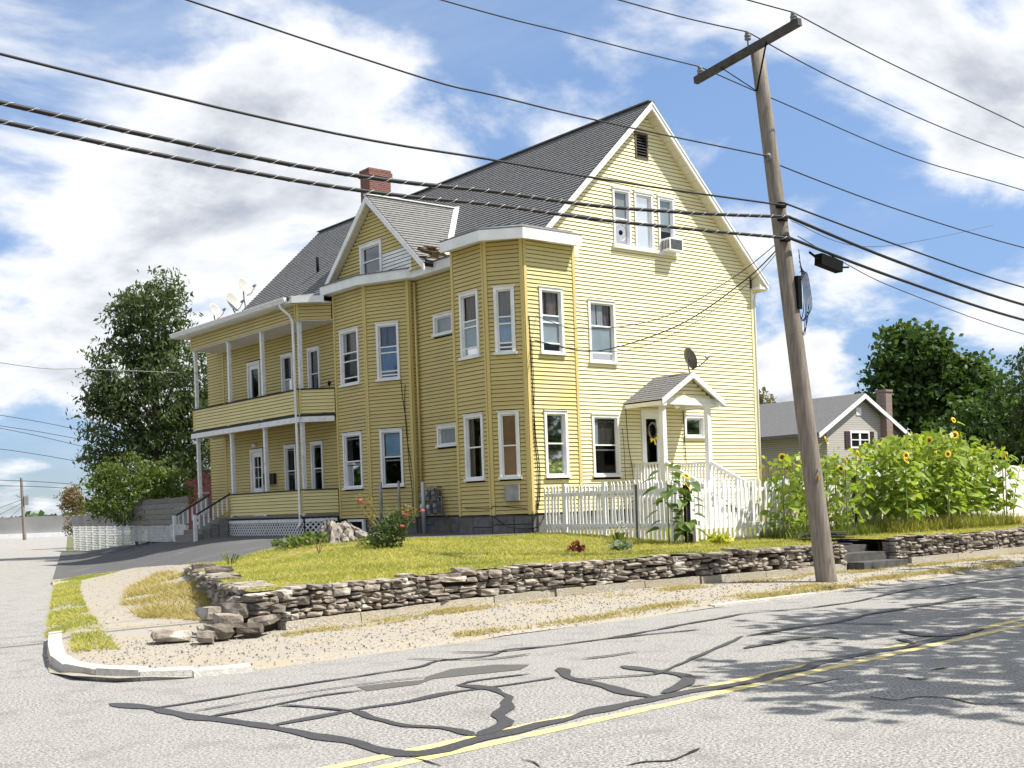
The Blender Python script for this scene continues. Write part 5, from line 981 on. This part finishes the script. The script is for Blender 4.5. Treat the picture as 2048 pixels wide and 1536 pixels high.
# ---- sunflowers
def sleaf():
    b = MB(); P = [(-.0, 0), (.22, .12), (.34, .32), (.3, .55), (.14, .82), (0, 1)]
    for i in range(len(P)-1):
        (w0, l0), (w1, l1) = P[i], P[i+1]; z0, z1 = -.28*l0**2, -.28*l1**2
        b.add([(-w0, l0, z0+w0*.25), (0, l0, z0), (0, l1, z1), (-w1, l1, z1+w1*.25)], [(0, 1, 2, 3)]); b.add([(0, l0, z0), (w0, l0, z0+w0*.25), (w1, l1, z1+w1*.25), (0, l1, z1)], [(0, 1, 2, 3)])
    me = bpy.data.meshes.new('leaf'); me.from_pydata(b.v, [], b.f); me.materials.append(MT['sunl']); return me
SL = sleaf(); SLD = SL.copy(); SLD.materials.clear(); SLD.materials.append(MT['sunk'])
def shead():
    b = MB(); n = 18
    for ring in (0, 1):
        for i in range(n):
            a = (i+.5*ring)/n*6.283; d = V((math.cos(a), math.sin(a), 0)); e = V((-d.y, d.x, 0)); z = .02*ring; b.add([d*.42-e*.07+V((0, 0, z)), d*.42+e*.07+V((0, 0, z)), d*.72+e*.11+V((0, 0, z+.05)), d*1.0+V((0, 0, z-.04)), d*.72-e*.11+V((0, 0, z+.05))], [(0, 1, 2, 3, 4)])
    me = bpy.data.meshes.new('petals'); me.from_pydata(b.v, [], b.f); me.materials.append(MT['petal'])
    b = MB(); b.lathe((0, 0, 0), [(.40, -.04), (.48, .02), (.42, .09), (.25, .13), (.02, .13)], 16); k = bpy.data.meshes.new('disc'); k.from_pydata(b.v, [], b.f); k.materials.append(MT['disc']); return me, k
SP, SD = shead()
def sunflower(label, group, x, y, h, nl=16, heads=1, face=None, lean=(0, 0), lsize=.24, base=None, low=.25, dark=False):
    z = zl(x, y) if base is None else base; t = thing('sunflower', (x, y, z-.02), label, 'sunflower', group); T0 = Matrix.Translation((x, y, z))
    def sp(s): return V((x+lean[0]*s*s, y+lean[1]*s*s, z+h*s))
    b = MB(); b.tube([sp(s/6) for s in range(7)], [.017, .016, .014, .013, .011, .009, .007], 6); b.obj('stem', 'stem', t, smooth=True)
    a = R.random()*6
    for i in range(nl):
        s = low+(1-low)*(i+R.random()*.5)/nl; a += 2.2+R.uniform(-.4, .4); sz = lsize*R.uniform(.7, 1.2)*(1.15-.55*max(0, s-.6)); p = sp(min(s, .98)); d = V((math.cos(a), math.sin(a), 0)); tip = p+d*sz*.55+V((0, 0, sz*.3))
        b_ = Matrix.Translation(tip) @ Matrix.Rotation(a-math.pi/2, 4, 'Z') @ Matrix.Rotation(R.uniform(-.5, .15), 4, 'X') @ Matrix.Rotation(R.uniform(-.4, .4), 4, 'Y') @ Matrix.Diagonal((sz, sz, sz, 1))
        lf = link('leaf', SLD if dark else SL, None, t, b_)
    b = MB(); 
    for i in range(heads):
        p = sp(1-.14*i)+V((R.uniform(-.12, .12)*(i > 0), R.uniform(-.12, .12)*(i > 0), .03)); f = V(face) if face else V((R.uniform(-.6, .6), R.uniform(-1, -.3), R.uniform(-.1, .6))); q = V((0, 0, 1)).rotation_difference(f.normalized()).to_matrix().to_4x4(); r = R.uniform(.085, .125)
        hd = link('flower_head', SP, None, t, Matrix.Translation(p+f.normalized()*.04) @ q @ Matrix.Diagonal((r, r, r, 1))); link('disc', SD, None, hd, Matrix.Translation(p+f.normalized()*.04) @ q @ Matrix.Diagonal((r, r, r, 1)))
    return t
GB = 'sunflowers in the big clump by the white board fence'
big = []
for i in range(30):
    x = R.uniform(24.2, 29.2); y = R.uniform(15.7, 17.0); k = 1-abs(x-26.3)/4.2; big.append((x, y, R.uniform(1.75, 2.25)*(.72+.32*k)))
for i, (x, y, h) in enumerate(big): sunflower('tall leafy sunflower crowded in the big clump before the white board fence', GB, x, y, h, 15, 1 if R.random() < .3 else 0, lsize=.29, low=.2)
sunflower('sunflower facing the street with bright open head at the left of the big clump', GB, 24.4, 15.75, 1.75, 12, 1, (-.35, -.9, .15)); sunflower('sunflower with open head and dark centre in the middle of the big clump', GB, 25.9, 15.6, 1.78, 12, 1, (-.4, -.9, .1)); sunflower('tallest sunflower standing above the right half of the big clump', GB, 27.2, 16.2, 2.62, 18, 2); sunflower('sunflower with drooping leaves leaning out at the right end of the big clump', GB, 29.2, 15.8, 1.7, 10, 0, lean=(.6, 0), lsize=.26)
GM = 'sunflowers behind the utility pole'
for i, (x, y, h) in enumerate(((20.9, 16.5, 1.75), (21.3, 16.2, 1.9), (22.3, 16.4, 2.1), (22.6, 16.1, 1.7), (22.9, 16.6, 2.0), (23.3, 16.3, 1.8), (21.7, 16.6, 1.6), (22.0, 16.9, 1.9))): sunflower(('two-headed sunflower furthest left of the utility pole', 'single-headed sunflower just left of the utility pole', 'tallest sunflower right of the utility pole', 'short two-headed sunflower right of the utility pole', 'flowerless sunflower between pole and gate', 'single-headed sunflower nearest the white gate', 'shortest sunflower hidden behind the utility pole', 'flowerless sunflower against the picket fence behind the pole')[i], GM, x, y, h, 15, (2, 1, 1, 2, 0, 1, 1, 0)[i], lsize=.24, low=.15)
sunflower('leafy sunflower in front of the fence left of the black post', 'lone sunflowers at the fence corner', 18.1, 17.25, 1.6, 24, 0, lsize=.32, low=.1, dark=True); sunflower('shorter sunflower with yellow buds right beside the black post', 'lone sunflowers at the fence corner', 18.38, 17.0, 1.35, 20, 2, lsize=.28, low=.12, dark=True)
tall = [(24.0, 15.6), (29.4, 15.6), (29.6, 17), (24.2, 17)]
blades('tall_grass', tall, zl, 'grass', 5000, .28, .016, .35, label='tall grass and thin stalks at the foot of the big sunflower clump'); blades('tall_grass', [(20.6, 15.9), (23.6, 15.9), (23.6, 17), (20.6, 17)], zl, 'grassg', 2200, .22, .016, .35, label='green undergrowth below the sunflowers behind the utility pole')
# extra leaves filling the dense middle of the clump
P = []
for i in range(2600):
    x = R.uniform(24.1, 29.3); k = 1-abs(x-26.4)/4.4; P.append((x, R.uniform(15.7, 17.2), R.uniform(-.6, -.85+2.15*(.75+.3*k))))
P = np.array(P); o = soup('sunflower_foliage', leaves(P, 0, .2, .6, .5), 'sunlt', None, NR.random(len(P)), kind='stuff'); tag(o, 'mass of small leaves filling the inside of the big sunflower clump', 'foliage')
P = np.stack([NR.uniform(20.7, 23.5, 700), NR.uniform(16.0, 17.0, 700), NR.uniform(-.7, .85, 700)], 1); o = soup('sunflower_foliage', leaves(P, 0, .17, .6, .5), 'sunlt', None, NR.random(700), kind='stuff'); tag(o, 'mass of small leaves among the sunflowers behind the utility pole', 'foliage')
# ================================================================ trees
def tree(name, label, base, lobes, top, leafm, nleaf, lsize, trunk=.25, clump_r=.55, per=34, aspect=.45, droop=.5, limbs=14, group=None, flat=0):
    t = thing(name, base, label, 'tree', group); C = []
    tot = sum(l[6] for l in lobes)
    for cx, cy, cz, rx, ry, rz_, wgt in lobes:
        k = max(3, int(nleaf/per*wgt/tot)); C.append(clump(cx, cy, cz, rx, ry, rz_, k, .45))
    C = np.concatenate(C); n = len(C); r = clump_r*(.55+.9*NR.random(n))
    D = NR.normal(size=(n, per, 3))*.5; P = (C[:, None, :]+D*(r[:, None, None])*np.array([1, 1, .62])).reshape(-1, 3)
    tn = np.repeat(NR.random(n)*.6, per)+NR.random(n*per)*.4
    soup('crown', leaves(P, 0, lsize, aspect, droop, flat), leafm, t, tn)
    b = MB(); B0 = V(base); T = V(top); b.tube([B0, B0.lerp(T, .3), B0.lerp(T, .65), T], [trunk, trunk*.75, trunk*.45, trunk*.12], 10); b.obj('trunk', 'bark', t, smooth=True)
    for i in range(limbs):
        c = V(C[int(R.random()*n)]); s = min(.85, max(.12, ((c.z-B0.z)/(T.z-B0.z))*.7)); a = B0.lerp(T, s); m = a.lerp(c, .5)+V((0, 0, .25)); b = MB(); b.tube([a, m, c], [trunk*.32, trunk*.2, trunk*.06], 6); b.obj('limb', 'bark', t, smooth=True)
    return t
def off(p, a, d=0, z=0): q = V(p)+rt*a+fw*d; return (q.x, q.y, p[2]+z)
ok_ = (20.85, 50.02, 0)
def lob(c, a, z, r, rz_, w, d=0): q = off(c, a, d); return (q[0], q[1], z, r, r, rz_, w)
tree('oak_tree', 'big dark green oak tree standing behind the porch side of the house', (20.85, 50.02, -1.2), [lob(ok_, -.1, 8.2, 1.5, 1.9, 1.6), lob(ok_, .55, 9.0, 1.0, 1.7, .9), lob(ok_, -.95, 8.5, .8, 1.3, .6), lob(ok_, -1.3, 6.2, 1.6, 1.6, 1.6), lob(ok_, 1.3, 6.2, 1.7, 1.8, 1.6), lob(ok_, 0, 5.2, 2.3, 2.2, 2.4), lob(ok_, -1.6, 3.6, 1.5, 1.3, 1.1), lob(ok_, 1.4, 3.4, 1.4, 1.4, 1.1), lob(ok_, 0, 2.4, 2.2, 1.4, 1.4), lob(ok_, -2.6, 4.8, .6, .5, .25), lob(ok_, -2.5, 2.6, .8, .5, .3), lob(ok_, 2.9, 4.4, 1.2, 2.2, .9)], (20.9, 50.0, 9.6), 'oak', 27000, .235, .3, .5, 26, .36, .9, 22)
bs = (19.3, 47.3, 0)
tree('bush', 'sunlit yellow-green shrubby tree below the big oak', (19.3, 47.3, -1.2), [lob(bs, -.6, 1.7, 1.5, .9, 1), lob(bs, .6, 1.2, 1.1, .9, .7), lob(bs, -1.9, 1.3, .8, .6, .4), lob(bs, 0, .5, 1.9, .8, .8), lob(bs, -1.2, .6, 1.4, .8, .6)], (19.3, 47.3, 1.8), 'oaky', 8000, .2, .12, .4, 26, .4, .6, 10)
mp = (71.9, 44.7, 0)
tree('maple_tree', 'large round dark green maple beyond the grey neighbouring house', (71.9, 44.7, -1.5), [lob(mp, -.8, 9.0, 2.6, 2.0, 1.6), lob(mp, -2.6, 6.6, 1.9, 1.7, 1), lob(mp, 2.6, 7.0, 2.0, 1.8, 1.2), lob(mp, .8, 6.2, 3.0, 2.4, 1.8), lob(mp, -1.5, 4.0, 2.6, 2.0, 1.2), lob(mp, 2.4, 3.8, 2.4, 2.2, 1.2), lob(mp, 4.4, 5.6, 1.0, .9, .35), lob(mp, -.5, 2, 3.5, 1.6, 1)], (71.9, 44.7, 9.5), 'maple', 19000, .42, .4, .8, 30, .75, .1, 14, flat=1.0)
dk = (43.8, 22.4, 0)
tree('dark_tree', 'dark green tree crowding the right edge behind the white fence', (44.2, 22.2, -1.5), [lob(dk, .3, 3.8, 1.5, 1.7, 1.2), lob(dk, 1.4, 2.5, 2.2, 2.2, 1.6), lob(dk, -.2, 1.4, 1.5, 1.5, 1), lob(dk, .8, .2, 1.9, 1.2, 1), lob(dk, -1.0, .9, .8, .8, .4), lob(dk, 2.5, 4.5, 1.5, 1.5, .8)], (44.4, 22.2, 4.4), 'darkl', 14000, .2, .2, .45, 30, .5, .5, 10)
md = (58, 33.6, 0)
tree('background_tree', 'mid-green tree filling the gap between maple and dark tree', (58, 33.6, -1.5), [lob(md, 0, 2.6, 2.2, 1.8, 1.3), lob(md, 1.8, 3.9, 1.5, 1.8, 1), lob(md, -1.6, 1.5, 1.7, 1.4, .8), lob(md, 1.4, 1.2, 2.2, 1.6, 1)], (58, 33.6, 4), 'maple', 9000, .3, .2, .6, 30, .6, .3, 8)
th = (75.6, 61.0, 0)
tree('thin_tree', 'sparse pale tree far behind the corner of the yellow house', (75.6, 61, -1), [lob(th, -.3, 7.2, .9, 1.2, 1), lob(th, .5, 6.0, 1.0, 1.0, 1), lob(th, -.6, 5.5, .7, 1, .6)], (75.6, 61, 7.8), 'thin', 900, .35, .15, .5, 16, .5, .3, 12)
bb = (24.18, 70.5, 0)
tree('brown_shrub', 'tall narrow brownish shrub by the far end of the driveway', (24.18, 70.5, -1.5), [lob(bb, 0, .5, .62, 1.4, 1), lob(bb, -.1, 1.4, .65, .7, .6)], (24.18, 70.5, 1.6), 'brownl', 3200, .13, .06, .25, 24, .5, -.2, 6)
tree('far_bush', 'small olive bush between the brown shrub and the big oak', (25.9, 71.6, -1.5), [(25.9, 71.6, .6, 1.2, 1.2, .8, 1), (27.0, 70.8, .4, 1.2, 1.2, .9, 1)], (26, 71.6, 1.0), 'oaky', 2600, .18, .08, .35, 24, .5, .2, 5)
tree('shade_tree', 'roadside tree out of view whose shade dapples the road', (17.5, -2.4, -1.6), [(12.6, 2.0, 5.0, 2.2, 1.8, .9, 1.0), (16.4, 4.3, 5.2, 2.5, 1.7, 1.0, 1.2), (21.6, 6.2, 5.6, 2.6, 1.7, 1.1, 1.2), (26.0, 7.5, 6.0, 2.8, 1.8, 1.2, .9), (13.5, -.6, 5.2, 2.4, 1.8, 1.2, .7)], (17.5, .5, 6.4), 'maple', 5000, .34, .3, .8, 18, .7, .2, 16, flat=1)
for i, (x, y, s) in enumerate(((36, -12, 1.0), (46, -11, 1.15), (58, -13, 1.1), (72, -14, 1.2), (0, 50, 1.0), (4, 66, 1.1), (-9, 34, 1.0), (-14, 8, 1.1), (1.5, 58, 1.15))):
    wh_ = ['first', 'second', 'third', 'fourth', 'near', 'far', 'corner', 'opposite', 'middle'][i]  # unseen trees, added to darken what the window glass reflects
    tree('reflection_tree', '%s broad green tree across the %s, outside the picture, added to darken window reflections' % (wh_, 'main road' if i in (0, 1, 2, 3, 7) else 'side street'), (x, y, -1.6), [(x, y, 4.2*s, 3.6*s, 3.6*s, 3.2*s, 1.4), (x+2, y+1, 2.6*s, 2.6, 2.6, 2.2, .7), (x-2.2, y, 2.4*s, 2.6, 2.6, 2.2, .7)], (x, y, 6*s), 'maple', 1900, .75, .3, 1.0, 18, .8, .1, 6, 'unseen trees added across the roads', flat=1)
# ================================================================ neighbouring house
nh = thing('grey_house', (53.1, 42, -1), 'grey clapboard neighbouring house with brick chimney and brown shutters', 'house')
NX, NZ, NP, NY = 53.06, 5.0, .52, 36.8
def nz_(x): return NZ-NP*abs(x-NX)
b = MB(); b.prism([(50.2, NY, -1.5), (56.6, NY, -1.5), (56.6, NY, nz_(56.6)-.1), (NX, NY, NZ-.1), (50.2, NY, nz_(50.2)-.1)], (0, 8, 0)); b.obj('wall', 'nsid', nh)
for x in (49.1, 57.3):
    b = MB(); b.hexa([(x, NY-.35, nz_(x)-.08), (NX, NY-.35, NZ-.08), (NX, 45.2, NZ-.08), (x, 45.2, nz_(x)-.08)], [(x, NY-.35, nz_(x)+.08), (NX, NY-.35, NZ+.08), (NX, 45.2, NZ+.08), (x, 45.2, nz_(x)+.08)]); rf = b.obj('roof', 'nroof', nh)
    b = MB(); b.hexa([(x, NY-.4, nz_(x)-.2), (NX, NY-.4, NZ-.2), (NX, NY-.352, NZ-.2), (x, NY-.352, nz_(x)-.2)], [(x, NY-.4, nz_(x)+.03), (NX, NY-.4, NZ+.03), (NX, NY-.352, NZ+.03), (x, NY-.352, nz_(x)+.03)]); b.obj('rake_board', 'white', rf)
def nwin(x0, x1, z0, z1, fr, sh=True):
    b = MB(); b.wbox(fr, x0, x1, z0, z0+.09, 0, .07); b.wbox(fr, x0, x1, z1-.09, z1, 0, .07); b.wbox(fr, x0, x0+.09, z0+.09, z1-.09, 0, .07); b.wbox(fr, x1-.09, x1, z0+.09, z1-.09, 0, .07); m = (x0+x1)/2; b.wbox(fr, m-.07, m+.07, z0+.09, z1-.09, 0, .06); b.wbox(fr, x0+.09, m-.07, (z0+z1)/2-.025, (z0+z1)/2+.025, .02, .05); b.wbox(fr, m+.07, x1-.09, (z0+z1)/2-.025, (z0+z1)/2+.025, .02, .05); w = b.obj('window', 'vinyl', nh)
    for a, c in ((x0+.09, m-.07), (m+.07, x1-.09)): b = MB(); b.wbox(fr, a, c, z0+.09, z1-.09, .005, .02); b.obj('pane', 'black', w)
    if sh:
        for a, c in ((x0-.42, x0-.03), (x1+.03, x1+.42)): b = MB(); b.wbox(fr, a, c, z0, z1, .005, .05); b.obj('shutter', 'shutter', w)
NF = Fr((50.2, NY), (56.6, NY)); nwin(52.1-50.2, 53.75-50.2, 2.25, 3.12, NF)
b = MB(); b.wbox(NF, 52.72-50.2, 53.15-50.2, 3.95, 4.35, 0, .04); b.obj('gable_vent', 'vinyl', nh)
b = MB(); b.box(54.85, 55.4, NY-.38, NY+.2, -1.5, 5.2); chn = b.obj('chimney', 'brickn', nh); b = MB(); b.box(54.8, 55.45, NY-.43, NY+.25, 5.2, 5.32); b.obj('chimney_cap', 'brickn', chn)
# lower wing at its left
b = MB(); b.box(51.0, 55, 38.7, 48, -1.5, 3.0); b.obj('wing_wall', 'nsid', nh)
b = MB(); b.hexa([(50.4, 38.5, 2.95), (50.4, 48.2, 2.95), (53.5, 48.2, 5.0), (53.5, 38.5, 5.0)], [(50.4, 38.5, 3.05), (50.4, 48.2, 3.05), (53.5, 48.2, 5.1), (53.5, 38.5, 5.1)]); b.obj('wing_roof', 'nroof', nh)
b = MB(); b.box(50.33, 50.42, 38.45, 48.2, 2.85, 3.04); b.tube([(50.5, 38.9, 2.9), (50.9, 38.75, 2.6), (50.95, 38.7, -1)], .06, 8); b.obj('gutter', 'white', nh)
NWF = Fr((51.0, 48), (51.0, 38.7)); nwin(48-41.25, 48-40.35, 1.5, 2.9, NWF)
# ================================================================ behind the porch and the far end of the side street
sh = thing('red_shed', (27.5, 57, -1), 'dark red shed with pale roof seen past the porch corner', 'shed')
b = MB(); b.box(26.0, 29, 55.7, 59, -1.2, 2.3); b.obj('wall', 'red', sh); b = MB(); b.box(25.8, 29.2, 55.5, 59.2, 2.3, 2.42); b.obj('roof', 'farwall', sh); b = MB(); b.box(25.985, 25.998, 56.1, 57.3, -1, 1.1); b.obj('door', 'red', sh); b = MB(); b.box(25.97, 25.999, 56.0, 57.4, 1.1, 1.2); b.obj('door_head', 'farwall', sh)
wh = thing('white_house', (32, 66, -1), 'white gabled house with a small window behind the red shed', 'house')
b = MB(); b.prism([(29.2, 62, -1.2), (29.2, 70, -1.2), (29.2, 70, 3.6), (29.2, 66, 6.0), (29.2, 62, 3.6)], (7, 0, 0)); b.obj('wall', 'whitew', wh)
for y in (61.5, 70.5): b = MB(); z = 3.3; b.hexa([(28.9, y, z), (36.5, y, z), (36.5, 66, 6.05), (28.9, 66, 6.05)], [(28.9, y, z+.12), (36.5, y, z+.12), (36.5, 66, 6.17), (28.9, 66, 6.17)]); b.obj('roof', 'farwall', wh)
b = MB(); b.box(29.1, 29.19, 63.6, 65.0, 2.4, 3.8); w = b.obj('window', 'vinyl', wh); b = MB(); b.box(29.08, 29.099, 63.75, 64.85, 2.55, 3.65); b.obj('pane', 'meter', w)
gf = thing('plank_fence', (18.3, 44.6, -1), 'weathered grey horizontal plank fence beyond the porch steps', 'fence')
PG = Fr((18.7, 47.6), (18.15, 40.9))
for i in range(5): b = MB(); z = -.28+i*.2; b.wbox(PG, -.1*R.random(), PG.L+.1*R.random(), z+.006, z+.194, R.uniform(0, .02), .04); b.obj('plank', 'grey', gf)
for s in (.2, 2.2, 4.2, 6.3): b = MB(); b.wbox(PG, s, s+.1, -1.2, .75, -.12, -.01); b.obj('post', 'grey', gf)
lattice(PG, 0, PG.L, -.92, -.3, gf)
lf = thing('lattice_fence', (20.1, 54.5, -1.3), 'white lattice fence with grey top board at the far side of the driveway', 'fence')
LG = Fr((22.6, 66), (19.4, 48.6))
lattice(LG, 0, LG.L, -1.6, -.3, lf, st=.24, w=.06); b = MB(); b.wbox(LG, 0, LG.L, -.3, .28, 0, .05); b.obj('top_board', 'farwall', lf)
for i in range(10): b = MB(); s = i*LG.L/9; b.wbox(LG, s-.06, s+.06, -1.6, .3, -.1, -.005); b.obj('post', 'whitew', lf)
fwl = thing('street_wall', (40, 128, -1.6), 'long pale wall across the far end of the side street', 'wall')
FW = Fr((24, 140), (50, 124)); b = MB(); b.wbox(FW, 0, FW.L, -1.5, .6, -.3, 0); b.obj('wall', 'farwall', fwl); b = MB(); b.wbox(FW, 0, FW.L, -1.65, -1.15, 0, .4); b.obj('kerb', 'white', fwl)
fp = thing('far_pole', (34.5, 113.6, -1.6), 'thin distant utility pole at the far left of the side street', 'utility pole')
b = MB(); b.tube([(34.5, 113.6, -1.7), (34.4, 113.65, 4.1)], [.17, .12], 8); b.obj('pole', 'wood', fp); b = MB(); b.bar((34.4, 113.6, 2.2), (33.8, 113.4, 2.5), .06, .06); b.bar((34.4, 113.6, 2.2), (35.0, 113.8, 2.5), .06, .06); b.box(34.5, 34.9, 113.4, 113.7, 1.6, 2.4); b.obj('bracket', 'meter', fp)
for i in range(3): b = MB(); z = 2.1-.3*i; b.tube([(34.4, 113.6, z), (30+i, 110, z-1.2)], .02, 4); b.obj('guy_wire', 'cable', fp)
for i, (z0, z1) in enumerate(((8.0, 5.6), (7.2, 5.0), (6.9, 3.9), (5.4, 3.2), (3.2, 2.4), (2.8, 2.2))):
    lb = ['topmost', 'second', 'third', 'fourth', 'fifth', 'lowest'][i]
    a = V((29.9, 96.5, z0)); c = V((42.4, 92.0, z1)); wire('%s of the far thin wires in the sky left of the oak' % lb, [a-(c-a)*.6, a, a.lerp(c, .5)-V((0, 0, .25)), c, c+(c-a)], .022, name='distant_wire', group='distant wires left of the oak')
P = np.stack([NR.uniform(20, 130, 5000), NR.uniform(160, 175, 5000), -1.5+NR.random(5000)*2.6*(.6+.4*np.sin(np.arange(5000)))], 1); o = soup('far_woods', leaves(P, 0, 1.6, .8, 0), 'maple', None, NR.random(5000), kind='stuff'); tag(o, 'low dark line of far-off woods at the end of the street', 'trees')
# ---------------------------------------------------------------- lift everything so that the road lies at z = 0
for o in list(col.objects):
    if o.parent is None and o.type in {'MESH', 'EMPTY'}: o.location.z += EYE
